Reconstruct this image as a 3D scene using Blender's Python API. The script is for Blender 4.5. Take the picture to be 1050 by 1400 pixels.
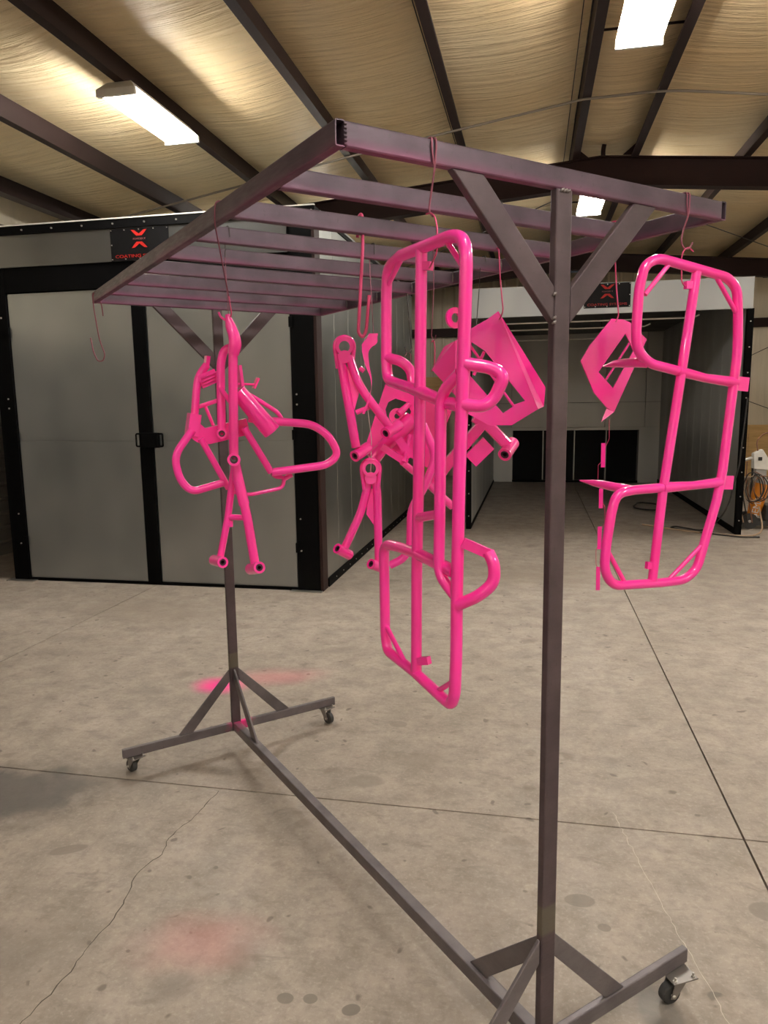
import bpy, bmesh, math, random
from mathutils import Vector, Matrix
from mathutils.geometry import tessellate_polygon
random.seed(7)
S = bpy.context.scene
for o in list(bpy.data.objects): bpy.data.objects.remove(o, do_unlink=True)
C = S.collection

# ------------------------------------------------------------------ camera
# world axes = the building: X along the booth fronts, Y towards the back wall, Z up, floor at 0
cam_d = bpy.data.cameras.new('camera'); cam = bpy.data.objects.new('camera', cam_d); C.objects.link(cam)
cam_d.sensor_fit = 'VERTICAL'; cam_d.sensor_height = 24.0; cam_d.lens = 993.894*24.0/1400.0
cam_d.clip_start = 0.05
yaw, pitch, roll = math.radians(11.597), math.radians(-8.564), math.radians(-0.818)
cam.matrix_world = (Matrix.Translation((-0.065, -1.840, 1.907)) @ Matrix.Rotation(yaw, 4, 'Z')
                    @ Matrix.Rotation(math.pi/2 + pitch, 4, 'X') @ Matrix.Rotation(roll, 4, 'Z'))
S.camera = cam

# ------------------------------------------------------------------ world, exposure
w = bpy.data.worlds.new('World'); S.world = w; w.use_nodes = True
w.node_tree.nodes['Background'].inputs[0].default_value = (0.02, 0.02, 0.022, 1)
w.node_tree.nodes['Background'].inputs[1].default_value = 1.0
S.view_settings.view_transform = 'Standard'; S.view_settings.look = 'None'
S.view_settings.gamma = 1.0; S.view_settings.use_curve_mapping = False
S.view_settings.exposure = 0.0
TUBE_POWER = 235.0            # radiance of the fluorescent tubes in the ceiling fixtures
TUBE_COLOR = (1.0, 0.945, 0.86)

# ------------------------------------------------------------------ materials
class NT:
    def __init__(s, name):
        m = bpy.data.materials.new(name); m.use_nodes = True; s.m = m; s.t = m.node_tree; s.b = s.t.nodes['Principled BSDF']
    def n(s, typ, **kw):
        nd = s.t.nodes.new(typ)
        for k, v in kw.items():
            if k.startswith('i_'):
                key = k[2:]; key = int(key) if key.isdigit() else key.replace('_', ' ')
                nd.inputs[key].default_value = v
            else: setattr(nd, k, v)
        return nd
    def l(s, a, b): s.t.links.new(a, b)
    def pos(s, scale=(1, 1, 1), coord='Object', loc=(0, 0, 0)):
        tc = s.n('ShaderNodeTexCoord'); mp = s.n('ShaderNodeMapping')
        mp.inputs['Scale'].default_value = scale; mp.inputs['Location'].default_value = loc
        if coord == 'World':
            g = s.n('ShaderNodeNewGeometry'); s.l(g.outputs['Position'], mp.inputs[0])
        else: s.l(tc.outputs[coord], mp.inputs[0])
        return mp.outputs[0]
    def noise(s, vec, scale, detail=4, rough=.55, dist=0):
        nd = s.n('ShaderNodeTexNoise'); nd.inputs['Scale'].default_value = scale; nd.inputs['Detail'].default_value = detail
        nd.inputs['Roughness'].default_value = rough; nd.inputs['Distortion'].default_value = dist
        s.l(vec, nd.inputs['Vector']); return nd.outputs['Fac']
    def rng(s, val, a, b, c=0., d=1., smooth=False):
        nd = s.n('ShaderNodeMapRange'); nd.clamp = True
        if smooth: nd.interpolation_type = 'SMOOTHSTEP'
        s.l(val, nd.inputs[0])
        for i, v in enumerate((a, b, c, d)): nd.inputs[i+1].default_value = v
        return nd.outputs[0]
    def mix(s, fac, a, b, mode='MIX'):
        nd = s.n('ShaderNodeMix', data_type='RGBA', blend_type=mode)
        if isinstance(fac, (int, float)): nd.inputs[0].default_value = fac
        else: s.l(fac, nd.inputs[0])
        for idx, v in ((6, a), (7, b)):
            if isinstance(v, tuple): nd.inputs[idx].default_value = (*v[:3], 1)
            else: s.l(v, nd.inputs[idx])
        return nd.outputs[2]
    def math(s, op, a, b=None):
        nd = s.n('ShaderNodeMath', operation=op)
        for i, v in enumerate((a, b)):
            if v is None: continue
            if isinstance(v, (int, float)): nd.inputs[i].default_value = v
            else: s.l(v, nd.inputs[i])
        return nd.outputs[0]
    def set(s, col=None, rough=None, metal=None, **kw):
        for k, v in (('Base Color', col), ('Roughness', rough), ('Metallic', metal)):
            if v is None: continue
            if isinstance(v, (tuple, float, int)):
                s.b.inputs[k].default_value = (*v[:3], 1) if isinstance(v, tuple) else v
            else: s.l(v, s.b.inputs[k])
        for k, v in kw.items(): s.b.inputs[k.replace('_', ' ')].default_value = v
        return s
    def bump(s, h, strength=.3, dist=.01):
        b = s.n('ShaderNodeBump'); b.inputs['Strength'].default_value = strength; b.inputs['Distance'].default_value = dist
        s.l(h, b.inputs['Height']); s.l(b.outputs[0], s.b.inputs['Normal']); return s
M = {}
def plain(name, col, rough=.5, metal=0., **kw):
    t = NT(name); v = t.pos(coord='World'); f = t.noise(v, 9, 3)
    t.set(t.mix(t.rng(f, .3, .7), tuple(c*.88 for c in col), col), rough, metal, **kw); M[name] = t.m; return t

# fluorescent pink powder coat
t = NT('pink_powder'); v = t.pos(coord='World')
t.set(t.mix(t.rng(t.noise(v, 6, 2), .35, .65), (1.0, .022, .34), (1.0, .032, .40)), t.rng(t.noise(v, 30, 2), .3, .7, .30, .38), 0.0, Coat_Weight=.9, Coat_Roughness=.04)
t.bump(t.noise(v, 260, 2), .04, .002); M['pink'] = t.m
# rack steel: mill scale with overspray along the undersides
def steel(name, base, dark, pink, lo, hi, spot=None, band=None):
    t = NT(name); v = t.pos(coord='World'); st = t.pos((3, 3, 25), 'World')
    c = t.mix(t.rng(t.noise(v, 7, 5), .3, .7), dark, base)
    c = t.mix(t.rng(t.noise(v, 90, 3, .7), .62, .75, 0, .55), c, (.04, .035, .04))
    g = t.n('ShaderNodeNewGeometry'); sp = t.n('ShaderNodeSeparateXYZ'); t.l(g.outputs['Position'], sp.inputs[0])
    h = t.math('ADD', sp.outputs[2], t.math('MULTIPLY', t.noise(v, 3.0, 3), .03))
    f = t.rng(h, lo, hi, pink, 0., True)
    c = t.mix(t.math('MULTIPLY', f, t.rng(t.noise(v, 2.2, 2), .3, .65)), c, (.42, .035, .19))
    if spot:
        dn = t.n('ShaderNodeVectorMath', operation='DISTANCE'); t.l(g.outputs['Position'], dn.inputs[0]); dn.inputs[1].default_value = spot
        c = t.mix(t.rng(t.math('ADD', dn.outputs['Value'], t.math('MULTIPLY', t.noise(v, 14, 3), .14)), .09, .17, .85, 0), c, (.95, .03, .30))
    if band:
        c = t.mix(t.math('MULTIPLY', t.rng(h, band[0], band[0]+.01), t.rng(h, band[1], band[1]+.01, .75, 0)), c, (.135, .122, .090))
    t.set(c, t.rng(t.noise(st, 6, 3), .3, .7, .36, .52), .35, Specular_IOR_Level=.35); t.bump(t.noise(v, 120, 3), .05, .002); M[name] = t.m
steel('steel_frame', (.112, .080, .104), (.060, .043, .057), .45, 2.395, 2.432)
steel('steel_post', (.105, .078, .087), (.058, .043, .049), .0, 0, 1, None, (.475, .560))
steel('steel_foot', (.185, .165, .175), (.112, .100, .107), .0, 0, 1, (-1.645, 1.80, .165))
t = NT('weld'); v = t.pos(coord='World'); t.set(t.mix(t.rng(t.noise(v, 150, 3), .3, .7), (.12, .10, .10), (.26, .24, .23)), .45, .6); M['weld'] = t.m
plain('tube_inside', (.012, .011, .012), .8)
plain('wire_dark', (.06, .05, .05), .45, .7); plain('wire_pink', (.62, .06, .18), .45, .3); plain('wire_half', (.26, .08, .12), .5, .5)
plain('bush_dark', (.05, .012, .03), .5); plain('zinc', (.55, .53, .5), .35, .9); plain('black_rubber', (.03, .03, .03), .65)
plain('caster_metal', (.30, .28, .27), .4, .8)
# galvanised sheet: soft, blotchy reflections
def galv(name, a, b, r0, r1, metal=.9, stretch=(1, 1, .35)):
    t = NT(name); v = t.pos(coord='World'); vs = t.pos(stretch, 'World')
    c = t.mix(t.rng(t.noise(vs, 2.1, 1, .4), .2, .8), a, b)
    t.set(c, t.rng(t.noise(vs, 1.3, 1), .15, .85, r0, r1), metal); t.bump(t.noise(v, .9, 0), .30, .05); M[name] = t.m
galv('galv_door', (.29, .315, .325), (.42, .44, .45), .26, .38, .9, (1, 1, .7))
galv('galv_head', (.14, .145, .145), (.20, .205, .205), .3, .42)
galv('galv_side', (.27, .28, .265), (.38, .38, .36), .25, .38)
galv('galv_white', (.33, .34, .345), (.44, .445, .45), .4, .55, .6)
galv('booth_in', (.40, .40, .385), (.55, .55, .53), .36, .52, .45, (1, 1, .15))
galv('booth_dark', (.10, .10, .10), (.16, .155, .15), .4, .6, .6)
plain('black_paint', (.002, .002, .0023), .6, Specular_IOR_Level=.05); plain('black_filter', (.004, .004, .004), .95)
plain('sign_black', (.003, .003, .0035), .5, Specular_IOR_Level=.12); plain('logo_red', (.36, .013, .010), .5, Specular_IOR_Level=.2); plain('logo_dim', (.16, .045, .05), .5)
plain('red_iron', (.022, .009, .008), .55, Specular_IOR_Level=.2); plain('purlin_iron', (.030, .018, .017), .5, Specular_IOR_Level=.2)
plain('rail_white', (.8, .78, .74), .35, .3); plain('conduit_grey', (.24, .20, .165), .45, .3)
plain('housing', (.75, .74, .70), .5); plain('plywood_edge', (.6, .42, .2), .6)
t = NT('fluorescent'); t.set((1, 1, 1), .5); t.b.inputs['Emission Color'].default_value = (*TUBE_COLOR, 1); t.b.inputs['Emission Strength'].default_value = TUBE_POWER; M['tube_light'] = t.m
# vinyl faced insulation, wrinkled across the bay
def vinyl(name, a, b, sc, strength):
    t = NT(name); v = t.pos(sc, 'World'); v2 = t.pos(coord='World')
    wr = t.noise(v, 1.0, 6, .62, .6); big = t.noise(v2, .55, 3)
    c = t.mix(t.rng(big, .3, .7), a, b); c = t.mix(t.rng(wr, .30, .48, .35, 0), c, tuple(x*.72 for x in a))  # crease shade painted in: low parts of the wrinkle noise get darker colour
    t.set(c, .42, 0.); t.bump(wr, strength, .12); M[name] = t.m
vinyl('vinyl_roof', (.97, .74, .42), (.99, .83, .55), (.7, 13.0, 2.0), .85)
vinyl('vinyl_wall', (.70, .62, .48), (.78, .70, .56), (6.0, 6.0, .5), .35)
t = NT('tan_siding'); v = t.pos((5, 5, .25), 'World'); t.set(t.mix(t.rng(t.noise(v, 1.2, 4), .3, .7), (.50, .43, .32), (.62, .55, .43)), .45, .1); M['tan_siding'] = t.m
plain('dark_siding', (.20, .185, .165), .5, .2)
t = NT('plywood'); v = t.pos((.7, .7, 9), 'World'); t.set(t.mix(t.rng(t.noise(v, 2.5, 5, .6, .8), .3, .7), (.55, .33, .12), (.74, .50, .22)), .6); M['plywood'] = t.m
plain('cart_orange', (.80, .28, .02), .4); plain('cart_white', (.72, .70, .66), .45); plain('cart_grey', (.42, .41, .40), .5)
plain('hose_tan', (.42, .29, .19), .55); plain('hose_black', (.02, .019, .018), .5); plain('hose_brown', (.20, .09, .05), .5)
plain('crack', (.085, .07, .055), .9); plain('scratch', (.62, .55, .47), .8)
# concrete floor with blotches, oil spots and pink overspray
t = NT('concrete'); v = t.pos(coord='World')
c = t.mix(t.rng(t.noise(v, .9, 6, .6), .3, .7), (.318, .268, .224), (.430, .372, .318))
c = t.mix(t.rng(t.noise(v, 5.5, 6, .65), .36, .60, .68, 0), c, (.225, .192, .160))
c = t.mix(t.rng(t.noise(v, 60, 4, .7), .52, .72, 0, .42), c, (.56, .50, .43))
c = t.mix(t.rng(t.noise(t.pos((1.4, 3.2, 1), 'World'), 3.4, 5, .7, .5), .56, .70, 0, .55), c, (.165, .145, .122))
c = t.mix(t.rng(t.noise(v, 24, 5, .75), .36, .52, .42, 0), c, (.20, .168, .138))
wp = t.n('ShaderNodeMix', data_type='VECTOR'); wp.inputs[0].default_value = .10
nz = t.n('ShaderNodeTexNoise'); nz.inputs['Scale'].default_value = 9; t.l(v, nz.inputs['Vector']); t.l(v, wp.inputs[4]); t.l(nz.outputs['Color'], wp.inputs[5])
for sc_, mx, pw_, am, col in ((2.3, .22, 4.5, .42, (.165, .138, .112)), (5.5, .26, 5.5, .45, (.170, .142, .116)), (13, .25, 9.0, .70, (.12, .10, .085))):
    vo = t.n('ShaderNodeTexVoronoi', voronoi_dimensions='2D'); vo.inputs['Scale'].default_value = sc_; vo.inputs['Randomness'].default_value = 1
    t.l(wp.outputs[1], vo.inputs['Vector'])
    sc = t.n('ShaderNodeSeparateColor'); t.l(vo.outputs['Color'], sc.inputs[0])
    rad = t.math('MULTIPLY', t.math('POWER', sc.outputs[0], pw_), mx)
    c = t.mix(t.rng(t.math('SUBTRACT', rad, vo.outputs['Distance']), .0, .10, 0, am), c, col)
def blob(c, x, y, rx, ry, ang, col, amt, hard=.3, wob=.5):
    mp = t.n('ShaderNodeMapping'); mp.vector_type = 'TEXTURE'
    mp.inputs['Location'].default_value = (x, y, 0); mp.inputs['Rotation'].default_value = (0, 0, ang); mp.inputs['Scale'].default_value = (rx, ry, 1)
    t.l(v, mp.inputs[0]); ln = t.n('ShaderNodeVectorMath', operation='LENGTH'); t.l(mp.outputs[0], ln.inputs[0])
    d = t.math('ADD', ln.outputs['Value'], t.math('MULTIPLY', t.math('SUBTRACT', t.noise(v, 5, 4), .5), wob))
    return t.mix(t.rng(d, 1.0, hard, 0, amt, True), c, col)

for b in [(-2.15, 2.60, .25, .19, 0, (1.0, .03, .33), .95, .1, .5), (-1.85, 2.80, .55, .22, .3, (.70, .16, .22), .35, .1, .6),
          (-1.21, .33, .34, .20, .2, (.55, .22, .22), .42, .1, .7), (-2.75, 1.05, .75, .42, .25, (.085, .078, .072), .85, .45, .9),
          (-2.1, 1.35, .42, .22, -.1, (.19, .165, .145), .5, .1, .7), (.141, .80, .062, .040, .1, (.19, .165, .14), .75, .85, .15),
          (.22, .665, .026, .022, 0, (.19, .165, .14), .75, .85, .15), (.83, .86, .075, .06, 0, (.20, .175, .15), .7, .85, .2),
          (-2.02, .735, .09, .036, .5, (.22, .19, .16), .75, .8, .3), (.36, .30, .085, .15, .3, (.15, .14, .128), .7, .6, .3),
          (-.825, 2.21, .06, .045, 0, (.21, .18, .15), .6, .8, .3), (-.823, .147, .030, .024, 0, (.17, .15, .125), .8, .85, .2),
          (-.742, .160, .026, .022, 0, (.17, .15, .125), .8, .85, .2), (-.602, .142, .032, .024, .4, (.15, .13, .11), .8, .85, .2),
          (-1.20, .12, .12, .09, .4, (.21, .18, .16), .55, .2, .6), (-2.57, 2.42, .22, .10, .2, (.19, .165, .14), .5, .2, .6),
          (-1.48, 3.42, .26, .12, .2, (.20, .17, .145), .5, .2, .6), (-.87, 1.53, .10, .07, .1, (.23, .20, .165), .6, .7, .3),
          (-.62, 1.80, .20, .12, .4, (.24, .20, .165), .5, .3, .5), (-1.9, .1, .5, .35, .5, (.21, .18, .155), .45, .1, .6),
          (-3.6, 4.2, 1.3, .5, -.05, (.25, .205, .165), .45, .2, .7), (.3, 6.2, 1.6, .7, .1, (.27, .22, .17), .4, .2, .7)]:
    c = blob(c, *b)
M['concrete'] = t.m
t.set(c, t.rng(t.noise(v, 4, 4), .3, .7, .42, .68), 0.); t.bump(t.noise(v, 45, 5, .7), .10, .004)

# ------------------------------------------------------------------ helpers
PH = math.radians(43.2)                       # the rolling rack stands turned 43 degrees to the building
RZ = Matrix.Rotation(PH, 3, 'Z')
def obj(name, verts, faces, mat, parent=None, smooth=False):
    me = bpy.data.meshes.new(name); me.from_pydata([tuple(v) for v in verts], [], faces); me.update()
    bm = bmesh.new(); bm.from_mesh(me); bmesh.ops.recalc_face_normals(bm, faces=bm.faces); bm.to_mesh(me); bm.free()
    if smooth:
        for p in me.polygons: p.use_smooth = True
    me.materials.append(M[mat] if isinstance(mat, str) else mat)
    o = bpy.data.objects.new(name, me); C.objects.link(o); o.parent = parent
    return o
def tag(o, label=None, cat=None, group=None, kind=None):
    for k, val in (('label', label), ('category', cat), ('group', group), ('kind', kind)):
        if val: o[k] = val
    return o
def empty(name, loc=(0, 0, 0), rz=0, label=None, cat=None, group=None, kind=None):
    o = bpy.data.objects.new(name, None); C.objects.link(o); o.empty_display_size = .05
    o.location = loc; o.rotation_euler = (0, 0, rz)
    return tag(o, label, cat, group, kind)
class MB:                                     # collects shapes for ONE mesh
    def __init__(s): s.v = []; s.f = []
    def add(s, v, f):
        k = len(s.v); s.v += [Vector(x) for x in v]; s.f += [tuple(i+k for i in q) for q in f]; return s
    def box(s, x0, x1, y0, y1, z0, z1):
        return s.add([(x0,y0,z0),(x1,y0,z0),(x1,y1,z0),(x0,y1,z0),(x0,y0,z1),(x1,y0,z1),(x1,y1,z1),(x0,y1,z1)],
                     [(0,3,2,1),(4,5,6,7),(0,1,5,4),(1,2,6,5),(2,3,7,6),(3,0,4,7)])
    def build(s, name, mat, parent=None, off=None, smooth=False):
        v = s.v if off is None else [x-Vector(off) for x in s.v]
        return obj(name, v, s.f, mat, parent, smooth)
    def bevelled(s, name, mat, parent=None, r=.004, off=None):
        o = s.build(name, mat, parent, off); m = o.modifiers.new('bevel', 'BEVEL'); m.width = r; m.segments = 2; m.limit_method = 'ANGLE'
        return o
def box(name, x0, x1, y0, y1, z0, z1, mat, parent=None, r=0):
    m = MB().box(x0, x1, y0, y1, z0, z1)
    return m.bevelled(name, mat, parent, r) if r else m.build(name, mat, parent)
def fillet(pts, r, seg=6):
    P = [Vector(p) for p in pts]; out = [P[0]]
    for i in range(1, len(P)-1):
        a, b, c = P[i-1], P[i], P[i+1]
        la, lc = (a-b).length, (c-b).length; d = min(r, la*.48, lc*.48)
        s, e = b+(a-b).normalized()*d, b+(c-b).normalized()*d
        ang = (a-b).angle(c-b, math.pi)
        if ang > math.radians(172): out.append(b); continue
        for k in range(seg+1):
            u = k/seg; out.append(s*(1-u)**2 + b*2*u*(1-u) + e*u*u)
    out.append(P[-1]); return out
def sweep(mb, pts, rad, n=12, cap=True, prof=None):
    P = [Vector(p) for p in pts]; m = len(P); T = []
    for i in range(m):
        d = (P[min(i+1, m-1)]-P[max(i-1, 0)]); T.append(d.normalized())
    up = Vector((0, 0, 1)) if abs(T[0].z) < .9 else Vector((0, 1, 0))
    N = (up - T[0]*up.dot(T[0])).normalized(); rings = []
    for i in range(m):
        if i:
            N = N - T[i]*N.dot(T[i]); N = N.normalized() if N.length > 1e-6 else up
        Bn = T[i].cross(N); r = rad[i] if isinstance(rad, (list, tuple)) else rad
        if prof: rings.append([P[i]+N*a+Bn*b for a, b in prof])
        else: rings.append([P[i]+(N*math.cos(2*math.pi*k/n)+Bn*math.sin(2*math.pi*k/n))*r for k in range(n)])
    n = len(rings[0]); vs = [q for R in rings for q in R]; fs = []
    for i in range(m-1):
        for k in range(n): fs.append((i*n+k, i*n+(k+1) % n, (i+1)*n+(k+1) % n, (i+1)*n+k))
    if cap: fs += [tuple(range(n-1, -1, -1)), tuple((m-1)*n+k for k in range(n))]
    return mb.add(vs, fs)
def tube(name, pts, r, mat, parent=None, off=(0, 0, 0), bend=.04, n=12, seg=6):
    mb = MB(); sweep(mb, fillet(pts, bend, seg), r, n)
    o = mb.build(name, mat, parent, off, True)
    mark_caps(o); return o
def mark_caps(o):
    for p in o.data.polygons:
        if len(p.vertices) > 4: p.use_smooth = False
    bm = bmesh.new(); bm.from_mesh(o.data)
    for e in bm.edges:
        if len(e.link_faces) == 2 and e.calc_face_angle(0) > math.radians(50): e.smooth = False
    bm.to_mesh(o.data); bm.free()
def ringcyl(mb, p, q, ro, ri, n=20):          # hollow cylinder
    p, q = Vector(p), Vector(q); T = (q-p).normalized(); up = Vector((0, 0, 1)) if abs(T.z) < .9 else Vector((1, 0, 0))
    N = (up-T*up.dot(T)).normalized(); Bn = T.cross(N); v = []
    for c0 in (p, q):
        for r in (ro, ri): v += [c0+(N*math.cos(2*math.pi*k/n)+Bn*math.sin(2*math.pi*k/n))*r for k in range(n)]
    f = []
    for k in range(n):
        j = (k+1) % n
        f += [(k, j, n+j, n+k), (2*n+k, 3*n+k, 3*n+j, 2*n+j), (k, 2*n+k, 2*n+j, j), (n+k, n+j, 3*n+j, 3*n+k)]
    return mb.add(v, f)
def bushing(name, p, q, ro, parent, off, mat='pink'):
    m = MB(); ringcyl(m, p, q, ro, ro*.62); o = m.build(name, mat, parent, off, True); mark_caps(o)
    p, q = Vector(p), Vector(q); d = (q-p).normalized()*.002
    m = MB(); ringcyl(m, p+d, q-d, ro*.615, ro*.33); i = m.build('sleeve', 'bush_dark', o, None, True)
    for vv in i.data.vertices: vv.co -= Vector(off)
    mark_caps(i); return o
def sheet(name, outer, holes, th, mat, parent, off, nrm=None):
    loops = [[Vector(p) for p in outer]] + [[Vector(p) for p in h] for h in holes]
    tri = tessellate_polygon(loops); flat = [p for l in loops for p in l]
    if nrm is None:
        nrm = Vector((0, 0, 0)); L = loops[0]
        for i in range(len(L)): nrm += L[i].cross(L[(i+1) % len(L)])
        nrm.normalize()
    nrm = Vector(nrm); k = len(flat)
    v = [p-nrm*th/2 for p in flat]+[p+nrm*th/2 for p in flat]
    f = [tuple(t3) for t3 in tri]+[tuple(i+k for i in reversed(t3)) for t3 in tri]; s = 0
    for l in loops:
        n = len(l)
        for i in range(n): f.append((s+i, s+(i+1) % n, s+(i+1) % n+k, s+i+k))
        s += n
    return obj(name, [p-Vector(off) for p in v], f, mat, parent)
def prism(name, quad, lo, hi, axis, mat, parent=None):   # polygon in the other two axes, extruded along axis
    v = []
    for e in (lo, hi):
        for a, b in quad: v.append((a, e, b) if axis == 'y' else (e, a, b) if axis == 'x' else (a, b, e))
    n = len(quad); f = [tuple(range(n)), tuple(range(2*n-1, n-1, -1))]+[(i, (i+1) % n, n+(i+1) % n, n+i) for i in range(n)]
    o = obj(name, v, f, mat, parent); m = o.modifiers.new('bevel', 'BEVEL'); m.width = .003; m.segments = 2; m.limit_method = 'ANGLE'; return o
def rect_tube(name, p, q, w, h, mat, parent=None, cr=.004, wall=.0028, side=None):
    # hollow rectangular section with rounded corners, open ends
    p, q = Vector(p), Vector(q); T = (q-p).normalized(); up = Vector((0, 0, 1)) if abs(T.z) < .9 else Vector((0, 1, 0))
    U = (up-T*up.dot(T)).normalized(); W = T.cross(U)
    def prof(a, b, r):
        out = []
        for sx, sy, a0 in ((1, 1, 0), (-1, 1, 90), (-1, -1, 180), (1, -1, 270)):
            for k in range(3):
                an = math.radians(a0+45*k); out.append((sx*(a-r)+math.cos(an)*r, sy*(b-r)+math.sin(an)*r))
        return out
    o1, i1 = prof(w/2, h/2, cr), prof(w/2-wall, h/2-wall, max(cr-wall, .001)); n = 12; v = []
    L = (q-p).length; dep = min(.12, L*.4)
    def ring(c0, pr): return [c0+W*a+U*b for a, b in pr]
    v += ring(p, o1)+ring(q, o1)+ring(p, i1)+ring(p+T*dep, i1)+ring(q, i1)+ring(q-T*dep, i1)
    f = []
    for k in range(n):
        j = (k+1) % n
        f += [(k, j, n+j, n+k), (k, 2*n+k, 2*n+j, j), (2*n+k, 3*n+k, 3*n+j, 2*n+j), (n+k, n+j, 4*n+j, 4*n+k), (4*n+k, 4*n+j, 5*n+j, 5*n+k)]
    f += [tuple(3*n+k for k in range(n)), tuple(5*n+k for k in range(n))]
    return obj(name, v, f, mat, parent)
def text_mesh(body, size, extr=.001):
    cu = bpy.data.curves.new('lettering', 'FONT'); cu.body = body; cu.size = size; cu.extrude = extr; cu.align_x = 'CENTER'; cu.resolution_u = 3
    to = bpy.data.objects.new('lettering', cu); C.objects.link(to)
    dg = bpy.context.evaluated_depsgraph_get(); me = bpy.data.meshes.new_from_object(to.evaluated_get(dg))
    bpy.data.objects.remove(to, do_unlink=True); bpy.data.curves.remove(cu); return me
def lettering(body, size, loc, mat, parent, rot=(math.pi/2, 0, 0), name='lettering', sx=1.0):
    me = text_mesh(body, size); me.materials.clear(); me.materials.append(M[mat])
    o = bpy.data.objects.new(name, me); C.objects.link(o); o.parent = parent; o.location = loc; o.rotation_euler = rot; o.scale = (sx, 1, 1); return o

# ------------------------------------------------------------------ the building
X0, X1, Y0, Y1 = -6.85, 8.35, -9.0, 17.0; RX = .75
def roof_z(x): return 5.0-abs(x-RX)/12        # underside of the purlins
PD = .25                                      # purlin depth
fl = tag(box('floor', X0, X1, Y0, Y1, -.20, -.03, 'crack'), 'stained grey-brown concrete shop floor with saw-cut joints', 'floor', kind='structure')
J = .0048
for (xa, xb) in ((X0, -4.0-J), (-4.0+J, .867-J), (.867+J, X1)):
    for (ya, yb) in ((Y0, -3.5-J), (-3.5+J, 1.33-J), (1.33+J, Y1)):
        if xa < -4.0 < xb: continue
        if xb < -3.99 and xa < -4.1: box('slab', xa, xb, ya, yb, -.03, 0, 'concrete', fl); continue
        box('slab', xa, xb, ya, yb, -.03, 0, 'concrete', fl)
def floor_line(name, pts, wd, mat):
    mb = MB(); P = []
    for i in range(len(pts)-1):
        a, b = Vector((*pts[i], 0)), Vector((*pts[i+1], 0)); k = max(2, int((b-a).length/.025))
        for j in range(k): P.append(a.lerp(b, j/k)+Vector((random.uniform(-1, 1), random.uniform(-1, 1), 0))*.006)
    P.append(Vector((*pts[-1], 0))); v = []
    for i, p in enumerate(P):
        d = (P[min(i+1, len(P)-1)]-P[max(i-1, 0)]).normalized(); n = Vector((-d.y, d.x, 0))*wd*random.uniform(.5, 1.1)
        v += [p+n+Vector((0, 0, .0004)), p-n+Vector((0, 0, .0004))]
    return obj(name, v, [(2*i, 2*i+1, 2*i+3, 2*i+2) for i in range(len(P)-1)], mat, fl)
floor_line('crack', [(-1.572,1.31),(-1.583,1.127),(-1.626,.898),(-1.597,.779),(-1.639,.661),(-1.583,.405),(-1.587,.215),(-1.584,.114),(-1.594,-.007),(-1.614,-.2),(-1.66,-.5)], .0022, 'crack')
floor_line('scratch', [(.33,1.45),(.35,1.339),(.408,1.033),(.447,.84),(.487,.635),(.56,.30)], .0012, 'scratch')
# walls
def rib_wall(name, axis, fixed, a0, a1, z0, z1, pitch, depth, mat, inward, label, vertical=True):
    v = []; f = []; prof = []
    lo, hi = (a0, a1) if vertical else (z0, z1); x = lo
    while x < hi:
        for dx, d in ((0, 0), (pitch*.70, 0), (pitch*.78, depth), (pitch*.92, depth)): 
            if x+dx <= hi: prof.append((x+dx, d))
        x += pitch
    prof.append((hi, 0))
    for s, d in prof:
        for e in ((z0, z1) if vertical else (a0, a1)):
            a, z = (s, e) if vertical else (e, s)
            v.append((fixed+inward*d, a, z) if axis == 'x' else (a, fixed+inward*d, z))
    for i in range(len(prof)-1): f.append((2*i, 2*i+1, 2*i+3, 2*i+2))
    # backing so the wall is a solid sheet
    k = len(v); bk = fixed-inward*.06
    q = [(a0, z0), (a1, z0), (a1, z1), (a0, z1)]
    v += [(bk, a, z) if axis == 'x' else (a, bk, z) for a, z in q]; f.append((k, k+1, k+2, k+3))
    return tag(obj(name, v, f, mat), label, 'wall', kind='structure')
zl, zr = roof_z(X0)+PD, roof_z(X1)+PD
rib_wall('wall_left', 'x', X0, Y0, Y1, 0, 2.9, .19, .022, 'dark_siding', 1, 'dark ribbed metal side wall past the oven on the left', False)
wl = tag(box('wall_left_insulation', X0-.06, X0, Y0, Y1, 2.9, zl, 'vinyl_wall'), 'pale vinyl insulation on the upper left wall above the oven', 'wall', kind='structure')
rib_wall('wall_back', 'y', Y1, X0, 2.3, 0, 4.95, .305, .03, 'tan_siding', -1, 'tan vertically ribbed back wall seen between the two booths')
wb = tag(box('wall_back_insulation', 2.3, X1, Y1, Y1+.06, 0, 4.95, 'vinyl_wall'), 'pale vinyl faced insulation on the back wall right of the booth', 'wall', kind='structure')
tag(box('wall_right', X1, X1+.06, Y0, Y1, 0, zr, 'vinyl_wall'), 'pale insulated side wall on the far right', 'wall', kind='structure')
tag(box('wall_front', X0, X1, Y0-.06, Y0, 0, 5.3, 'vinyl_wall'), 'pale insulated wall behind the viewer', 'wall', kind='structure')
box('girt', X0, X1, Y1-.20, Y1-.031, 3.52, 3.72, 'red_iron', wb)
for k in range(5):
    box('plywood_sheet', 2.55+k*1.22, 2.55+k*1.22+1.214, Y1-.020, Y1-.001, .03, 1.26, 'plywood', wb)
tube('brace_cable', [(2.9, Y1-.25, 1.9), (8.2, Y1-.25, 4.5)], .008, 'wire_dark', wb); tube('brace_cable', [(2.9, Y1-.26, 2.6), (8.2, Y1-.26, .5)], .008, 'wire_dark', wb)
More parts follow.
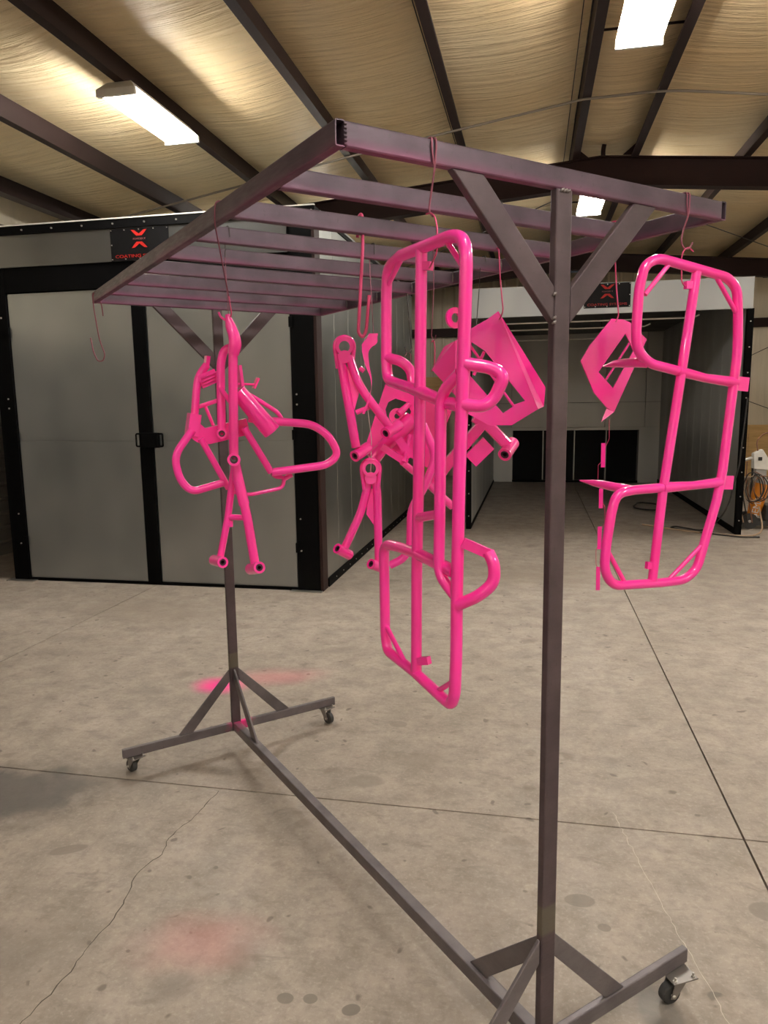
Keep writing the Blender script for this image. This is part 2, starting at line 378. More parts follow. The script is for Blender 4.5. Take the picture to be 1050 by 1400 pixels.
# roof: deck, insulation per bay, purlins, rafters
zt = 5.0+PD+.10
def rz2(x): return roof_z(x)+PD
v = [(X0, Y0, rz2(X0)+.12), (RX, Y0, rz2(RX)+.12), (X1, Y0, rz2(X1)+.12), (X0, Y1, rz2(X0)+.12), (RX, Y1, rz2(RX)+.12), (X1, Y1, rz2(X1)+.12)]
ceil = tag(obj('ceiling', v, [(0, 1, 4, 3), (1, 2, 5, 4)], 'dark_siding'), 'low gabled metal roof with sagging vinyl insulation between dark purlins', 'ceiling', kind='structure')
PXL = [-6.35, -4.93, -3.60, -2.27, -.98, .38]; PXR = [1.20, 2.52, 3.86, 5.18, 6.50, 7.82]
for x in PXL+PXR:
    s = 1 if x < RX else -1; z = roof_z(x); th = .007; fw = .088
    if x == PXL[0]: fw = .15
    prof = [(0, PD), (0, 0), (fw, 0), (fw, .024), (fw-th, .024), (fw-th, th), (th, th), (th, PD-th), (-fw+th, PD-th), (-fw+th, PD-th-.024), (-fw, PD-th-.024), (-fw, PD)]
    vv = []
    for y in (Y0, Y1): vv += [(x+s*a, y, z+b) for a, b in prof]
    n = len(prof); obj('purlin', vv, [(i, (i+1) % n, n+(i+1) % n, n+i) for i in range(n)], 'purlin_iron', ceil)
edges = [X0]+PXL+PXR+[X1]
def wob(x, y): return .5*math.sin(1.7*x+2.3*y)+.3*math.sin(4.1*y-1.3*x)+.2*math.sin(9.7*y+2.1*x)
for i in range(len(edges)-1):
    a, b = edges[i], edges[i+1]; nx, ny = 12, 104; vv = []
    for j in range(ny+1):
        y = Y0+(Y1-Y0)*j/ny
        for k in range(nx+1):
            u = k/nx; x = a+(b-a)*u; base = (rz2(a)*(1-u)+rz2(b)*u) if not (a < RX < b) else rz2(a)*(1-u)+rz2(b)*u
            sag = math.sin(math.pi*u)
            seam = .028*max(0, 1-abs(((y+.6) % 1.83)-.915)/.09) if True else 0
            vv.append((x, y, base-.004-sag*(.055+.016*wob(x, y))-seam*sag))
    ff = [(j*(nx+1)+k, j*(nx+1)+k+1, (j+1)*(nx+1)+k+1, (j+1)*(nx+1)+k) for j in range(ny) for k in range(nx)]
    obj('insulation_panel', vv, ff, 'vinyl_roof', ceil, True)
for y in (-4.2, 2.1, 8.42, 14.7):
    dp = .34; tw_ = .17; mb = MB()
    for xa, xb in ((X0, RX), (RX, X1)):
        for w0, w1, za, zb in ((-tw_/2, tw_/2, -.012, 0), (-.005, .005, -dp, 0), (-tw_/2, tw_/2, -dp-.012, -dp)):
            q = [(xa, roof_z(xa)), (xb, roof_z(xb))]
            mb.add([(q[0][0], y+.08+w0, q[0][1]+za), (q[1][0], y+.08+w0, q[1][1]+za), (q[1][0], y+.08+w1, q[1][1]+za), (q[0][0], y+.08+w1, q[0][1]+za),
                    (q[0][0], y+.08+w0, q[0][1]+zb), (q[1][0], y+.08+w0, q[1][1]+zb), (q[1][0], y+.08+w1, q[1][1]+zb), (q[0][0], y+.08+w1, q[0][1]+zb)],
                   [(0,3,2,1),(4,5,6,7),(0,1,5,4),(1,2,6,5),(2,3,7,6),(3,0,4,7)])
    r = mb.build('rafter', 'red_iron', ceil)
    for sx in (-1, 1):                        # gusset plates under the ridge purlins
        gx = .38 if sx < 0 else 1.20
        prism('gusset', [(gx, 4.97), (gx-sx*.20, 4.985), (gx, 5.15)], y-.01, y+0.0, 'y', 'red_iron', ceil)
for yy in (5.3, 11.0): tube('bridging_rod', [(.40, yy, roof_z(.4)+.12), (1.19, yy, roof_z(1.19)+.12)], .012, 'purlin_iron', ceil, n=6)
tube('ridge_bolt', [(.76, 8.40, 4.98), (.76, 8.40, 5.06), (.77, 8.38, 5.12)], .028, 'red_iron', ceil)
cpts = [(-6.0, 7.75), (-4.58, 7.43), (-3.68, 7.22), (-2.23, 6.88), (-.98, 6.66), (.38, 6.42), (1.2, 6.36), (2.2, 6.5), (3.9, 6.9), (6.0, 7.2)]
tag(tube('conduit', [(x, y, roof_z(x)-.016) for x, y in cpts], .013, 'conduit_grey', bend=.3, n=8), 'thin grey conduit strung across the undersides of the roof purlins', 'conduit')
tag(tube('wall_conduit', [(X0+.05, 4.6, 4.30), (X0+.05, 6.9, 4.22), (X0+.05, 7.6, 4.1), (X0+.05, 7.75, 3.4)], .02, 'conduit_grey', bend=.35, n=8), 'bent grey conduit running up the left wall insulation', 'conduit')
tag(tube('brace_rod', [(1.0, 9.0, 4.68), (4.6, 13.6, 4.55)], .008, 'wire_dark', n=6), 'thin diagonal roof brace rod right of the ridge behind the beam', 'rod')
tag(tube('brace_rod', [(.3, 9.0, 4.68), (-3.0, 13.6, 4.55)], .008, 'wire_dark', n=6), 'thin diagonal roof brace rod left of the ridge behind the beam', 'rod')

# ------------------------------------------------------------------ ceiling fixtures (the only lights; the rearmost pair is added fill)
def fixture(x, y, z, label):
    r = empty('ceiling_light', (x, y, z), 0, label, 'light', 'fluorescent ceiling fixtures')
    w2, l2 = .18, .61
    mb = MB(); mb.add([(-w2, -l2, .0), (w2, -l2, .0), (w2, l2, .0), (-w2, l2, .0), (-w2*.62, -l2+.07, .075), (w2*.62, -l2+.07, .075), (w2*.62, l2-.07, .075), (-w2*.62, l2-.07, .075)],
                      [(3,2,1,0),(4,5,6,7),(0,1,5,4),(1,2,6,5),(2,3,7,6),(3,0,4,7)])
    mb.build('housing', 'housing', r)
    for s in (-1, 1): box('end_cap', -w2, w2, s*l2-(.03 if s > 0 else 0), s*l2+(.03 if s < 0 else 0), -.058, -.001, 'housing', r)
    for k in range(4):
        tube('lamp_tube', [(-.132+k*.088, -l2+.03, -.042), (-.132+k*.088, l2-.03, -.042)], .013, 'tube_light', r, n=8)
    for s in (-1, 1): tube('hanger', [(0, s*.4, .07), (0, s*.4, max(.1, roof_z(x)-z+.02))], .004, 'zinc', r, n=6)
    return r
fixture(-3.56, 4.78, 4.56, 'bright four-tube ceiling light fixed under the left purlin above the oven')
fixture(.71, 4.10, 4.72, 'bright ceiling light near the ridge, nearest at the upper right')
fixture(.71, 9.52, 4.72, 'small far ceiling light seen under the rack frame behind the post')
fixture(-3.56, 10.2, 4.56, 'far ceiling light behind the rack bars above the oven roof')
fixture(4.9, 4.10, 4.5, 'ceiling light out of view over the right aisle')
fixture(4.9, 9.52, 4.5, 'ceiling light over the right aisle beside the booth')
fixture(.71, -1.9, 4.72, 'ceiling light just behind the viewer under the ridge')
fixture(4.9, -1.9, 4.5, 'ceiling light behind the viewer over the right aisle')
fixture(.71, -7.2, 4.72, 'added fill light far behind the viewer under the ridge')  # unseen, added to brighten surfaces that face the camera
fixture(-3.56, -7.2, 4.56, 'added fill light far behind the viewer over the left aisle')  # also added out of view, as front fill for the rack

# ------------------------------------------------------------------ sign on a booth
def sign(parent, xc, z0, z1, y, wd):
    s = box('sign', xc-wd/2, xc+wd/2, y-.008, y, z0, z1, 'sign_black', parent); H = z1-z0; zc = z0+H*.66
    k = H*.86*.62
    for sg, zz in ((1, zc+H*.03), (-1, zc-H*.03)):
        q = [(-.52, .50), (-.30, .47), (-.02, .25), (.02, .25), (.30, .47), (.52, .50), (.38, .33), (.18, .13), (-.18, .13), (-.38, .33)]
        v = []; n = len(q)
        for dy in (-.0105, -.0085): v += [(xc+a*k*1.0, y+dy, zz+sg*b*k*.95) for a, b in q]
        obj('logo', v, [tuple(range(n)), tuple(range(2*n-1, n-1, -1))]+[(i, (i+1) % n, n+(i+1) % n, n+i) for i in range(n)], 'logo_red', s)
    lettering('POWDER X', H*.085, (xc, y-.0095, zc-H*.03), 'logo_dim', s)
    lettering('COATING SYSTEMS', H*.135, (xc, y-.0095, z0+H*.09), 'logo_red', s, sx=wd*.92/(H*.135*9.3))
    mb = MB()
    for a in (-.48, -.25, 0, .25, .48):
        for zz in (z0+H*.05, z1-H*.05): sweep(mb, [(xc+a*wd, y-.014, zz), (xc+a*wd, y-.008, zz)], .006, 8)
    for a in (-.48, .48): sweep(mb, [(xc+a*wd, y-.014, (z0+z1)/2), (xc+a*wd, y-.008, (z0+z1)/2)], .006, 8)
    mb.build('screws', 'zinc', s)['kind'] = 'stuff'
    return s
# ------------------------------------------------------------------ left: curing oven
ov = empty('curing_oven', (-3.95, 5.15, 0), 0, 'large galvanised curing oven with black frame and closed double doors, left', 'oven')
OX, OY = -3.95, 5.15
def ob_(name, x0, x1, y0, y1, z0, z1, mat, r=0, parent=None): return box(name, x0-OX, x1-OX, y0-OY, y1-OY, z0, z1, mat, parent or ov, r)
OL, OR, OB_, OT = -5.73, -2.14, 10.9, 3.76
ob_('post', OL, -5.54, 5.13, 5.30, 0, 3.70, 'black_paint', .004); ob_('post', -2.41, -2.165, 5.13, 5.30, 0, 3.70, 'black_paint', .004)
ob_('lintel', -5.54, -2.41, 5.13, 5.28, 3.10, 3.36, 'black_paint', .004)
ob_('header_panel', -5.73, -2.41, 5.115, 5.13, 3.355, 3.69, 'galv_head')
ob_('top_trim', -5.76, -2.12, 5.10, 5.30, 3.672, OT, 'black_paint', .004)
ob_('trim_edge', -5.76, -2.12, 5.095, 5.12, OT, OT+.012, 'rail_white')
for k, (xa, xb) in enumerate(((-5.535, -3.955), (-3.945, -2.415))):
    d = ob_('door', xa, xb, 5.155, 5.24, .03, 3.095, 'galv_door', .004)
    e = (-4.105, -3.957) if k == 0 else (-3.943, -3.94)
    if k == 0: ob_('door_edge', -4.10, -3.95, 5.135, 5.156, .03, 3.095, 'black_paint', .003, d)
    for za, zb in ((.05, 1.540), (1.552, 3.08)):
        x0_, x1_ = (-5.53, -4.11) if k == 0 else (-3.935, -2.42)
        ob_('door_sheet', x0_, x1_, 5.148, 5.156, za, zb, 'galv_door', .001, d)
    for zz in (.45, 1.6, 2.7):
        hx = -5.55 if k == 0 else -2.40
        ob_('hinge', hx-.02, hx+.02, 5.118, 5.16, zz-.05, zz+.05, 'black_paint', .004, d)
dl = ob_('door_latch', -4.06, -3.87, 5.095, 5.15, 1.475, 1.63, 'black_paint', .006)
for hx, s in ((-4.06, -1), (-3.87, 1)):
    tube('handle', [(hx-OX, 5.12-OY, 1.49), (hx+s*.055-OX, 5.10-OY, 1.49), (hx+s*.055-OX, 5.10-OY, 1.62), (hx-OX, 5.12-OY, 1.62)], .009, 'black_paint', dl, bend=.015, n=8)
ob_('threshold', -5.54, -2.41, 5.14, 5.30, 0, .03, 'black_paint')
for px in (-5.60, -2.29): ob_('foot_plate', px-.19, px+.15, 5.06, 5.32, 0, .008, 'zinc')
ob_('wall_body', OL, OR-.055, 5.30, OB_, 0, OT-.02, 'galv_side')
ob_('roof', OL-.02, OR+.02, 5.30, OB_+.02, OT-.02, OT, 'galv_side')
y = 5.15+.02; k = 0
while y < OB_-.05:
    e = min(y+.61, OB_); ob_('wall_panel', OR-.05, OR, y+(.0 if k else .0)+.004, e-.002, .09, OT-.05, 'galv_side', .003); y = e; k += 1
ob_('base_trim', OR-.05, OR+.012, 5.32, OB_, 0, .10, 'black_paint', .003); ob_('roof_trim', OR-.05, OR+.012, 5.30, OB_, OT-.06, OT+.01, 'black_paint', .003)
ob_('corner_trim', -2.165, OR+.004, 5.125, 5.30, .0, OT-.06, 'red_iron', .003)
mb = MB()
for k in range(11): sweep(mb, [(-5.6+k*.345-OX, 5.09-OY, 3.715), (-5.6+k*.345-OX, 5.10-OY, 3.715)], .009, 8)
for zz in (.42, .75, 1.9, 2.0, 2.85, 3.15, 3.28):
    for px in (-5.61, -2.36): sweep(mb, [(px-OX, 5.122-OY, zz), (px-OX, 5.131-OY, zz)], .009, 8)
for k in range(18): sweep(mb, [(OR+.012-OX, 5.6+k*.3-OY, .05), (OR+.018-OX, 5.6+k*.3-OY, .05)], .007, 8)
mb.build('rivets', 'zinc', ov)['kind'] = 'stuff'
sign(ov, -3.945-OX, 3.355, 3.665, 5.115-OY, .635)

# ------------------------------------------------------------------ right: open spray booth
sb = empty('spray_booth', (.9, 9.0, 0), 0, 'open-fronted grey metal spray booth with black filter openings at the back', 'booth')
def sb_(name, x0, x1, y0, y1, z0, z1, mat, r=0, parent=None): return box(name, x0-.9, x1-.9, y0-9, y1-9, z0, z1, mat, parent or sb, r)
for i in range(11):
    ya, yb = 9.08+i*.6, 9.08+(i+1)*.6-.004
    sb_('wall_panel', -1.02, -.97, ya, yb, .0, 3.48, 'booth_in', .003); sb_('wall_panel', 2.75, 2.80, ya, yb, .0, 3.48, 'booth_in', .003)
sb_('corner_post', -1.03, -.955, 9.0, 9.08, 0, 3.09, 'black_paint', .003); sb_('corner_post', 2.74, 2.825, 9.0, 9.08, 0, 3.09, 'black_paint', .003)
sb_('header_panel', -1.02, 2.80, 8.975, 9.02, 3.085, 3.50, 'galv_white', .004)
sb_('roof', -1.02, 2.80, 9.02, 15.75, 3.42, 3.50, 'booth_dark')
for i in range(9): sb_('ceiling_panel', -.97, 2.75, 9.03+i*.73, 9.03+(i+1)*.73-.006, 3.39, 3.42, 'booth_dark', .002)
for (xa, xb) in ((-.97, -.56), (-.555, .5), (.505, 1.55), (1.555, 2.42), (2.425, 2.75)):
    for (za, zb) in ((1.28, 1.84), (1.845, 3.39)): sb_('back_panel', xa, xb-.003, 15.62, 15.68, za, zb-.003, 'booth_in', .003)
sb_('back_panel', -.97, -.53, 15.62, 15.68, 0, 1.277, 'booth_in', .003); sb_('back_panel', 2.31, 2.75, 15.62, 15.68, 0, 1.277, 'booth_in', .003); sb_('back_panel', -.53, 2.31, 15.62, 15.68, 1.21, 1.277, 'booth_in', .003)
for i in range(4): sb_('filter', -.525+i*.709, -.525+(i+1)*.709-.03, 15.72, 15.76, .05, 1.20, 'black_filter', .004)
for i in range(5): sb_('filter_mullion', -.545+i*.709, -.52+i*.709, 15.64, 15.70, .0, 1.21, 'booth_dark' if i in (0, 4) else 'galv_side', .003)
sb_('filter_sill', -.53, 2.31, 15.60, 15.68, 0, .05, 'black_paint', .003); sb_('plenum', -1.02, 2.8, 15.77, 16.4, 0, 3.5, 'booth_dark')
for yy, xa, xb, zz in ((9.35, -.9, 2.20, 3.03), (10.1, -.9, 1.66, 3.00), (11.9, -.9, 1.30, 2.98)):
    tube('hanging_rail', [(xa-.9, yy-9, zz), (xb-.08-.9, yy-9, zz), (xb-.9, yy-9, zz+.035)], .012, 'rail_white', sb, bend=.02, n=8)
    for xx in (xa+.2, .4, xb-.2): tube('rail_rod', [(xx-.9, yy-9, zz+.01), (xx-.9, yy-9, 3.40)], .004, 'wire_dark', sb, n=6)
sb_('base_trim', 2.735, 2.75, 9.08, 15.6, 0, .09, 'black_paint', .003); sb_('base_trim', -.97, -.955, 9.08, 15.6, 0, .05, 'black_paint', .003)
mb = MB()
for px in (-.99, 2.785):
    for k in range(9): sweep(mb, [(px-.9, -.008, .2+k*.34), (px-.9, .002, .2+k*.34)], .009, 8)
mb.build('rivets', 'zinc', sb)['kind'] = 'stuff'
sign(sb, .915-.9, 3.165, 3.495, 8.973-9, .62)

# ------------------------------------------------------------------ plywood sheet, powder cart, hoses
tag(box('plywood_board', -3.15, -2.25, 16.55, 16.60, 0, 2.52, 'plywood', None, .004), 'yellow plywood board standing upright against the ribbed back wall', 'board')
ct = empty('powder_cart', (3.12, 9.62, 0), 0, 'orange and white powder coating gun cart beside the booth corner, far right', 'cart')
def lathe(mb, p, q, prof, n=16):
    p, q = Vector(p), Vector(q); return sweep(mb, [p.lerp(q, a) for a, _ in prof], [r for _, r in prof], n)
mb = MB(); lathe(mb, (.02, 0, .20), (.11, 0, .66), [(0, .05), (.001, .085), (.3, .10), (.75, .105), (1, .10)]); tank = mb.build('hopper', 'cart_orange', ct, None, True); mark_caps(tank)
mb = MB(); lathe(mb, (.11, 0, .66), (.125, 0, .73), [(0, .112), (.6, .112), (.7, .09), (1, .085)]); mark_caps(mb.build('hopper_lid', 'cart_grey', ct, None, True))
lettering('GEMA', .13, (.065, -.107, .30), 'cart_white', tank, (math.pi/2, math.radians(-79), 0))
MB().add([(-.03, -.09, .88), (.17, -.09, .86), (.17, .09, .86), (-.03, .09, .88), (-.04, -.06, 1.10), (.08, -.06, 1.16), (.08, .06, 1.16), (-.04, .06, 1.10), (.19, -.08, .98), (.19, .08, .98)],
         [(0, 3, 2, 1), (0, 1, 8, 5, 4), (3, 7, 6, 9, 2), (4, 5, 6, 7), (5, 8, 9, 6), (1, 2, 9, 8), (0, 4, 7, 3)]).bevelled('control_unit', 'cart_white', ct, .01)
box('column', .0, .15, -.06, .06, .70, .88, 'cart_grey', ct, .008); tube('gun_holder', [(-.03, 0, 1.04), (-.16, -.02, 1.0), (-.26, -.02, .97)], .022, 'cart_white', ct, n=10)
box('display', .02, .07, -.089, -.070, 1.00, 1.05, 'hose_black', ct, .003)
for s in (-1, 1):
    mb = MB(); sweep(mb, [(-.06, s*.11-.02, .115), (-.06, s*.11+.02, .115)], .115, 24); wh = mb.build('wheel', 'black_rubber', ct, None, True); mark_caps(wh)
    mb = MB(); sweep(mb, [(-.06, s*.11-.025, .115), (-.06, s*.11+.025, .115)], .022, 12); mb.build('hub', 'zinc', wh, None, True)
box('base', -.03, .42, -.12, .12, .05, .13, 'black_rubber', ct, .01); tube('frame_tube', [(-.06, 0, .115), (.06, 0, .40)], .03, 'cart_orange', ct, n=10)
box('bin', .14, .48, -.15, .15, .13, .36, 'black_rubber', ct, .02); tube('mast', [(.0, .10, .1), (.0, .10, 1.0)], .015, 'black_rubber', ct, n=8)
for k in range(7):
    a = random.uniform(0, 6.28); pts = [(-.05+.13*math.cos(a+u)*random.uniform(.8, 1.2)+.06*(k % 3), -.13-.012*k, .62+.22*math.sin(a+u)*random.uniform(.8, 1.2)) for u in (0, .9, 1.8, 2.7, 3.6, 4.5, 5.4)]
    tube('cable', pts, .008, ('hose_black', 'hose_brown', 'hose_black', 'hose_tan')[k % 4], ct, bend=.07, n=6)
tube('cable', [(.03, 0, 1.13), (.0, 0, 1.28), (.12, .05, 1.40), (.4, .1, 1.38)], .010, 'hose_brown', ct, bend=.1, n=6)
for k in range(3): tube('cable', [(-.22+.05*k, -.05, .98), (-.25+.06*k, -.08, .7), (-.22+.07*k, -.1, .42), (-.15+.06*k, -.16, .1)], .009, ('hose_tan', 'hose_black', 'hose_brown')[k], ct, bend=.1, n=6)
tag(tube('air_hose', [(1.60, 9.66, .012), (1.97, 9.27, .012), (2.55, 8.90, .012), (2.9, 8.80, .012), (3.12, 9.15, .012), (3.2, 9.35, .06), (3.15, 9.42, .35)], .012, 'hose_tan', bend=.2, n=8), 'tan air hose lying across the floor at the booth corner', 'hose')
tag(tube('power_cable', [(2.80, 8.985, 1.9), (2.74, 8.97, 1.0), (2.62, 8.96, .35), (2.40, 9.10, .013), (2.05, 9.55, .013), (1.95, 9.45, .013), (2.1, 9.20, .013), (2.75, 8.74, .013), (3.0, 8.78, .013)], .011, 'hose_black', bend=.2, n=8), 'black cable drooping from the right booth post to the floor', 'cable')
lp = [(1.95+.24*math.cos(a)+.05*math.sin(3*a), 11.6+.5*math.sin(a), .010+.012*(a/6.3)) for a in [i*.6 for i in range(22)]]
tag(tube('coiled_cord', lp, .008, 'hose_black', bend=.1, n=6), 'thin dark cord coiled loosely on the booth floor', 'cord')

# ------------------------------------------------------------------ rolling hanging rack (rack coordinates: near post at origin, Y along the long beam)
TW, TH, HT = .0225, .0493, 2.4417; XL, XR = -.606, .617; RL = 2.4385
rk = empty('rolling_rack', (0, 0, 0), PH, 'tall welded steel hanging rack on casters with ladder-like top frame', 'rack')
zc = HT-TH/2
for x in (XL+TW/2, XR-TW/2): rect_tube('side_beam', (x, 0, zc), (x, RL+TW, zc), TW, TH, 'steel_frame', rk)
for k in range(9):
    y = .012+k*.3048 if k else TW/2
    rect_tube('cross_bar', (XL+TW, y, zc-(0 if k in (0, 8) else .0005)), (XR-TW, y, zc-(0 if k in (0, 8) else .0005)), TW, TH, 'steel_frame', rk)
for py, s in ((0, 1), (RL, -1)):
    y0, y1 = (0, TW) if py == 0 else (RL, RL+TW)
    yc = (y0+y1)/2
    rect_tube('post', (0, yc, .095), (0, yc, HT-TH), TH+.002, TW, 'steel_post', rk, .004)
    for sx in (-1, 1):
        prism('knee_brace', [(sx*.328, HT-TH), (sx*.242, HT-TH), (sx*.0265, 2.172), (sx*.0265, 2.088)], y0+.001, y1-.001, 'y', 'steel_post', rk)
        prism('foot_brace', [(sx*.0265, .455), (sx*.0265, .385), (sx*.245, .1447), (sx*.325, .1447)], y0+.0055, y1-.0055, 'y', 'steel_foot', rk)
    rect_tube('foot_beam', (-.618, yc, .1447-TH/2), (-.0265, yc, .1447-TH/2), TW, TH, 'steel_foot', rk); rect_tube('foot_beam', (.0265, yc, .1447-TH/2), (.622, yc, .1447-TH/2), TW, TH, 'steel_foot', rk)
    ya = y1 if py == 0 else y0
    prism('foot_brace', [(ya, .455), (ya, .385), (ya+s*.235, .1447), (ya+s*.315, .1447)], -.006, .006, 'x', 'steel_foot', rk)
rect_tube('long_beam', (0, TW, .1447-TH/2), (0, RL, .1447-TH/2), .040, TH, 'steel_foot', rk)
def caster(x, y, rot):
    c0 = empty('caster', (x, y, 0)); c0.parent = rk; c0.rotation_euler = (0, 0, rot)
    box('mount_plate', -.045, .045, -.04, .04, .0895, .0945, 'caster_metal', c0, .001)
    mb = MB()
    for s in (-1, 1): mb.add([(-.022, s*.019, .082), (.026, s*.019, .082), (.040, s*.019, .026), (.022, s*.019, .022), (-.022, s*(.019+.003), .082), (.026, s*.022, .082), (.040, s*.022, .026), (.022, s*.022, .022)],
                            [(0, 1, 2, 3), (7, 6, 5, 4), (0, 4, 5, 1), (1, 5, 6, 2), (2, 6, 7, 3), (3, 7, 4, 0)])
    mb.box(-.024, .028, -.022, .022, .080, .0895); mb.build('fork', 'caster_metal', c0)
    mb = MB(); sweep(mb, [(.03, -.015, .034), (.03, -.011, .034), (.03, .011, .034), (.03, .015, .034)], [.029, .034, .034, .029], 20); mark_caps(mb.build('wheel', 'black_rubber', c0, None, True))
    mb = MB(); sweep(mb, [(.03, -.026, .034), (.03, .026, .034)], .006, 8); mb.build('axle', 'zinc', c0, None, True)
    mb = MB()
    for a in (-.034, .034):
        for b in (-.029, .029): sweep(mb, [(a, b, .0945), (a, b, .108)], .0035, 6); sweep(mb, [(a, b, .0945), (a, b, .0985)], .0065, 6)
    mb.build('bolts', 'zinc', c0)['kind'] = 'stuff'
for x, y, r in ((-.545, TW/2, .3), (.562, TW/2-.022, 2.9), (-.560, RL+TW/2, 1.9), (.560, RL+TW/2, -1.3)): caster(x, y, r)
for x, z in ((-.028, 2.155), (-.028, 2.10), (-.028, 2.09), (-.010, HT-TH-.002), (0, HT-TH-.002), (.010, HT-TH-.002)):
    mb = MB(); sweep(mb, [(x-.006, -.0005, z-.004), (x, -.003, z), (x+.006, -.0005, z+.004)], [.002, .0042, .002], 8); mb.build('weld_bead', 'weld', rk, None, True)
for k in range(6):
    mb = MB(); sweep(mb, [(XL+TW-.001, -.0005, HT-.006-k*.0075), (XL+TW-.001, -.002, HT-.009-k*.0075)], [.002, .0032], 8); mb.build('weld_bead', 'steel_frame', rk, None, True)
for k in range(1, 8):
    y = .012+k*.3048
    mb = MB(); sweep(mb, [(XR-TW-.002, y-TW/2-.001, HT-.006), (XR-TW-.002, y-TW/2-.003, zc), (XR-TW-.002, y-TW/2-.001, HT-TH+.006)], [.002, .003, .002], 8); mb.build('weld_bead', 'weld', rk, None, True)

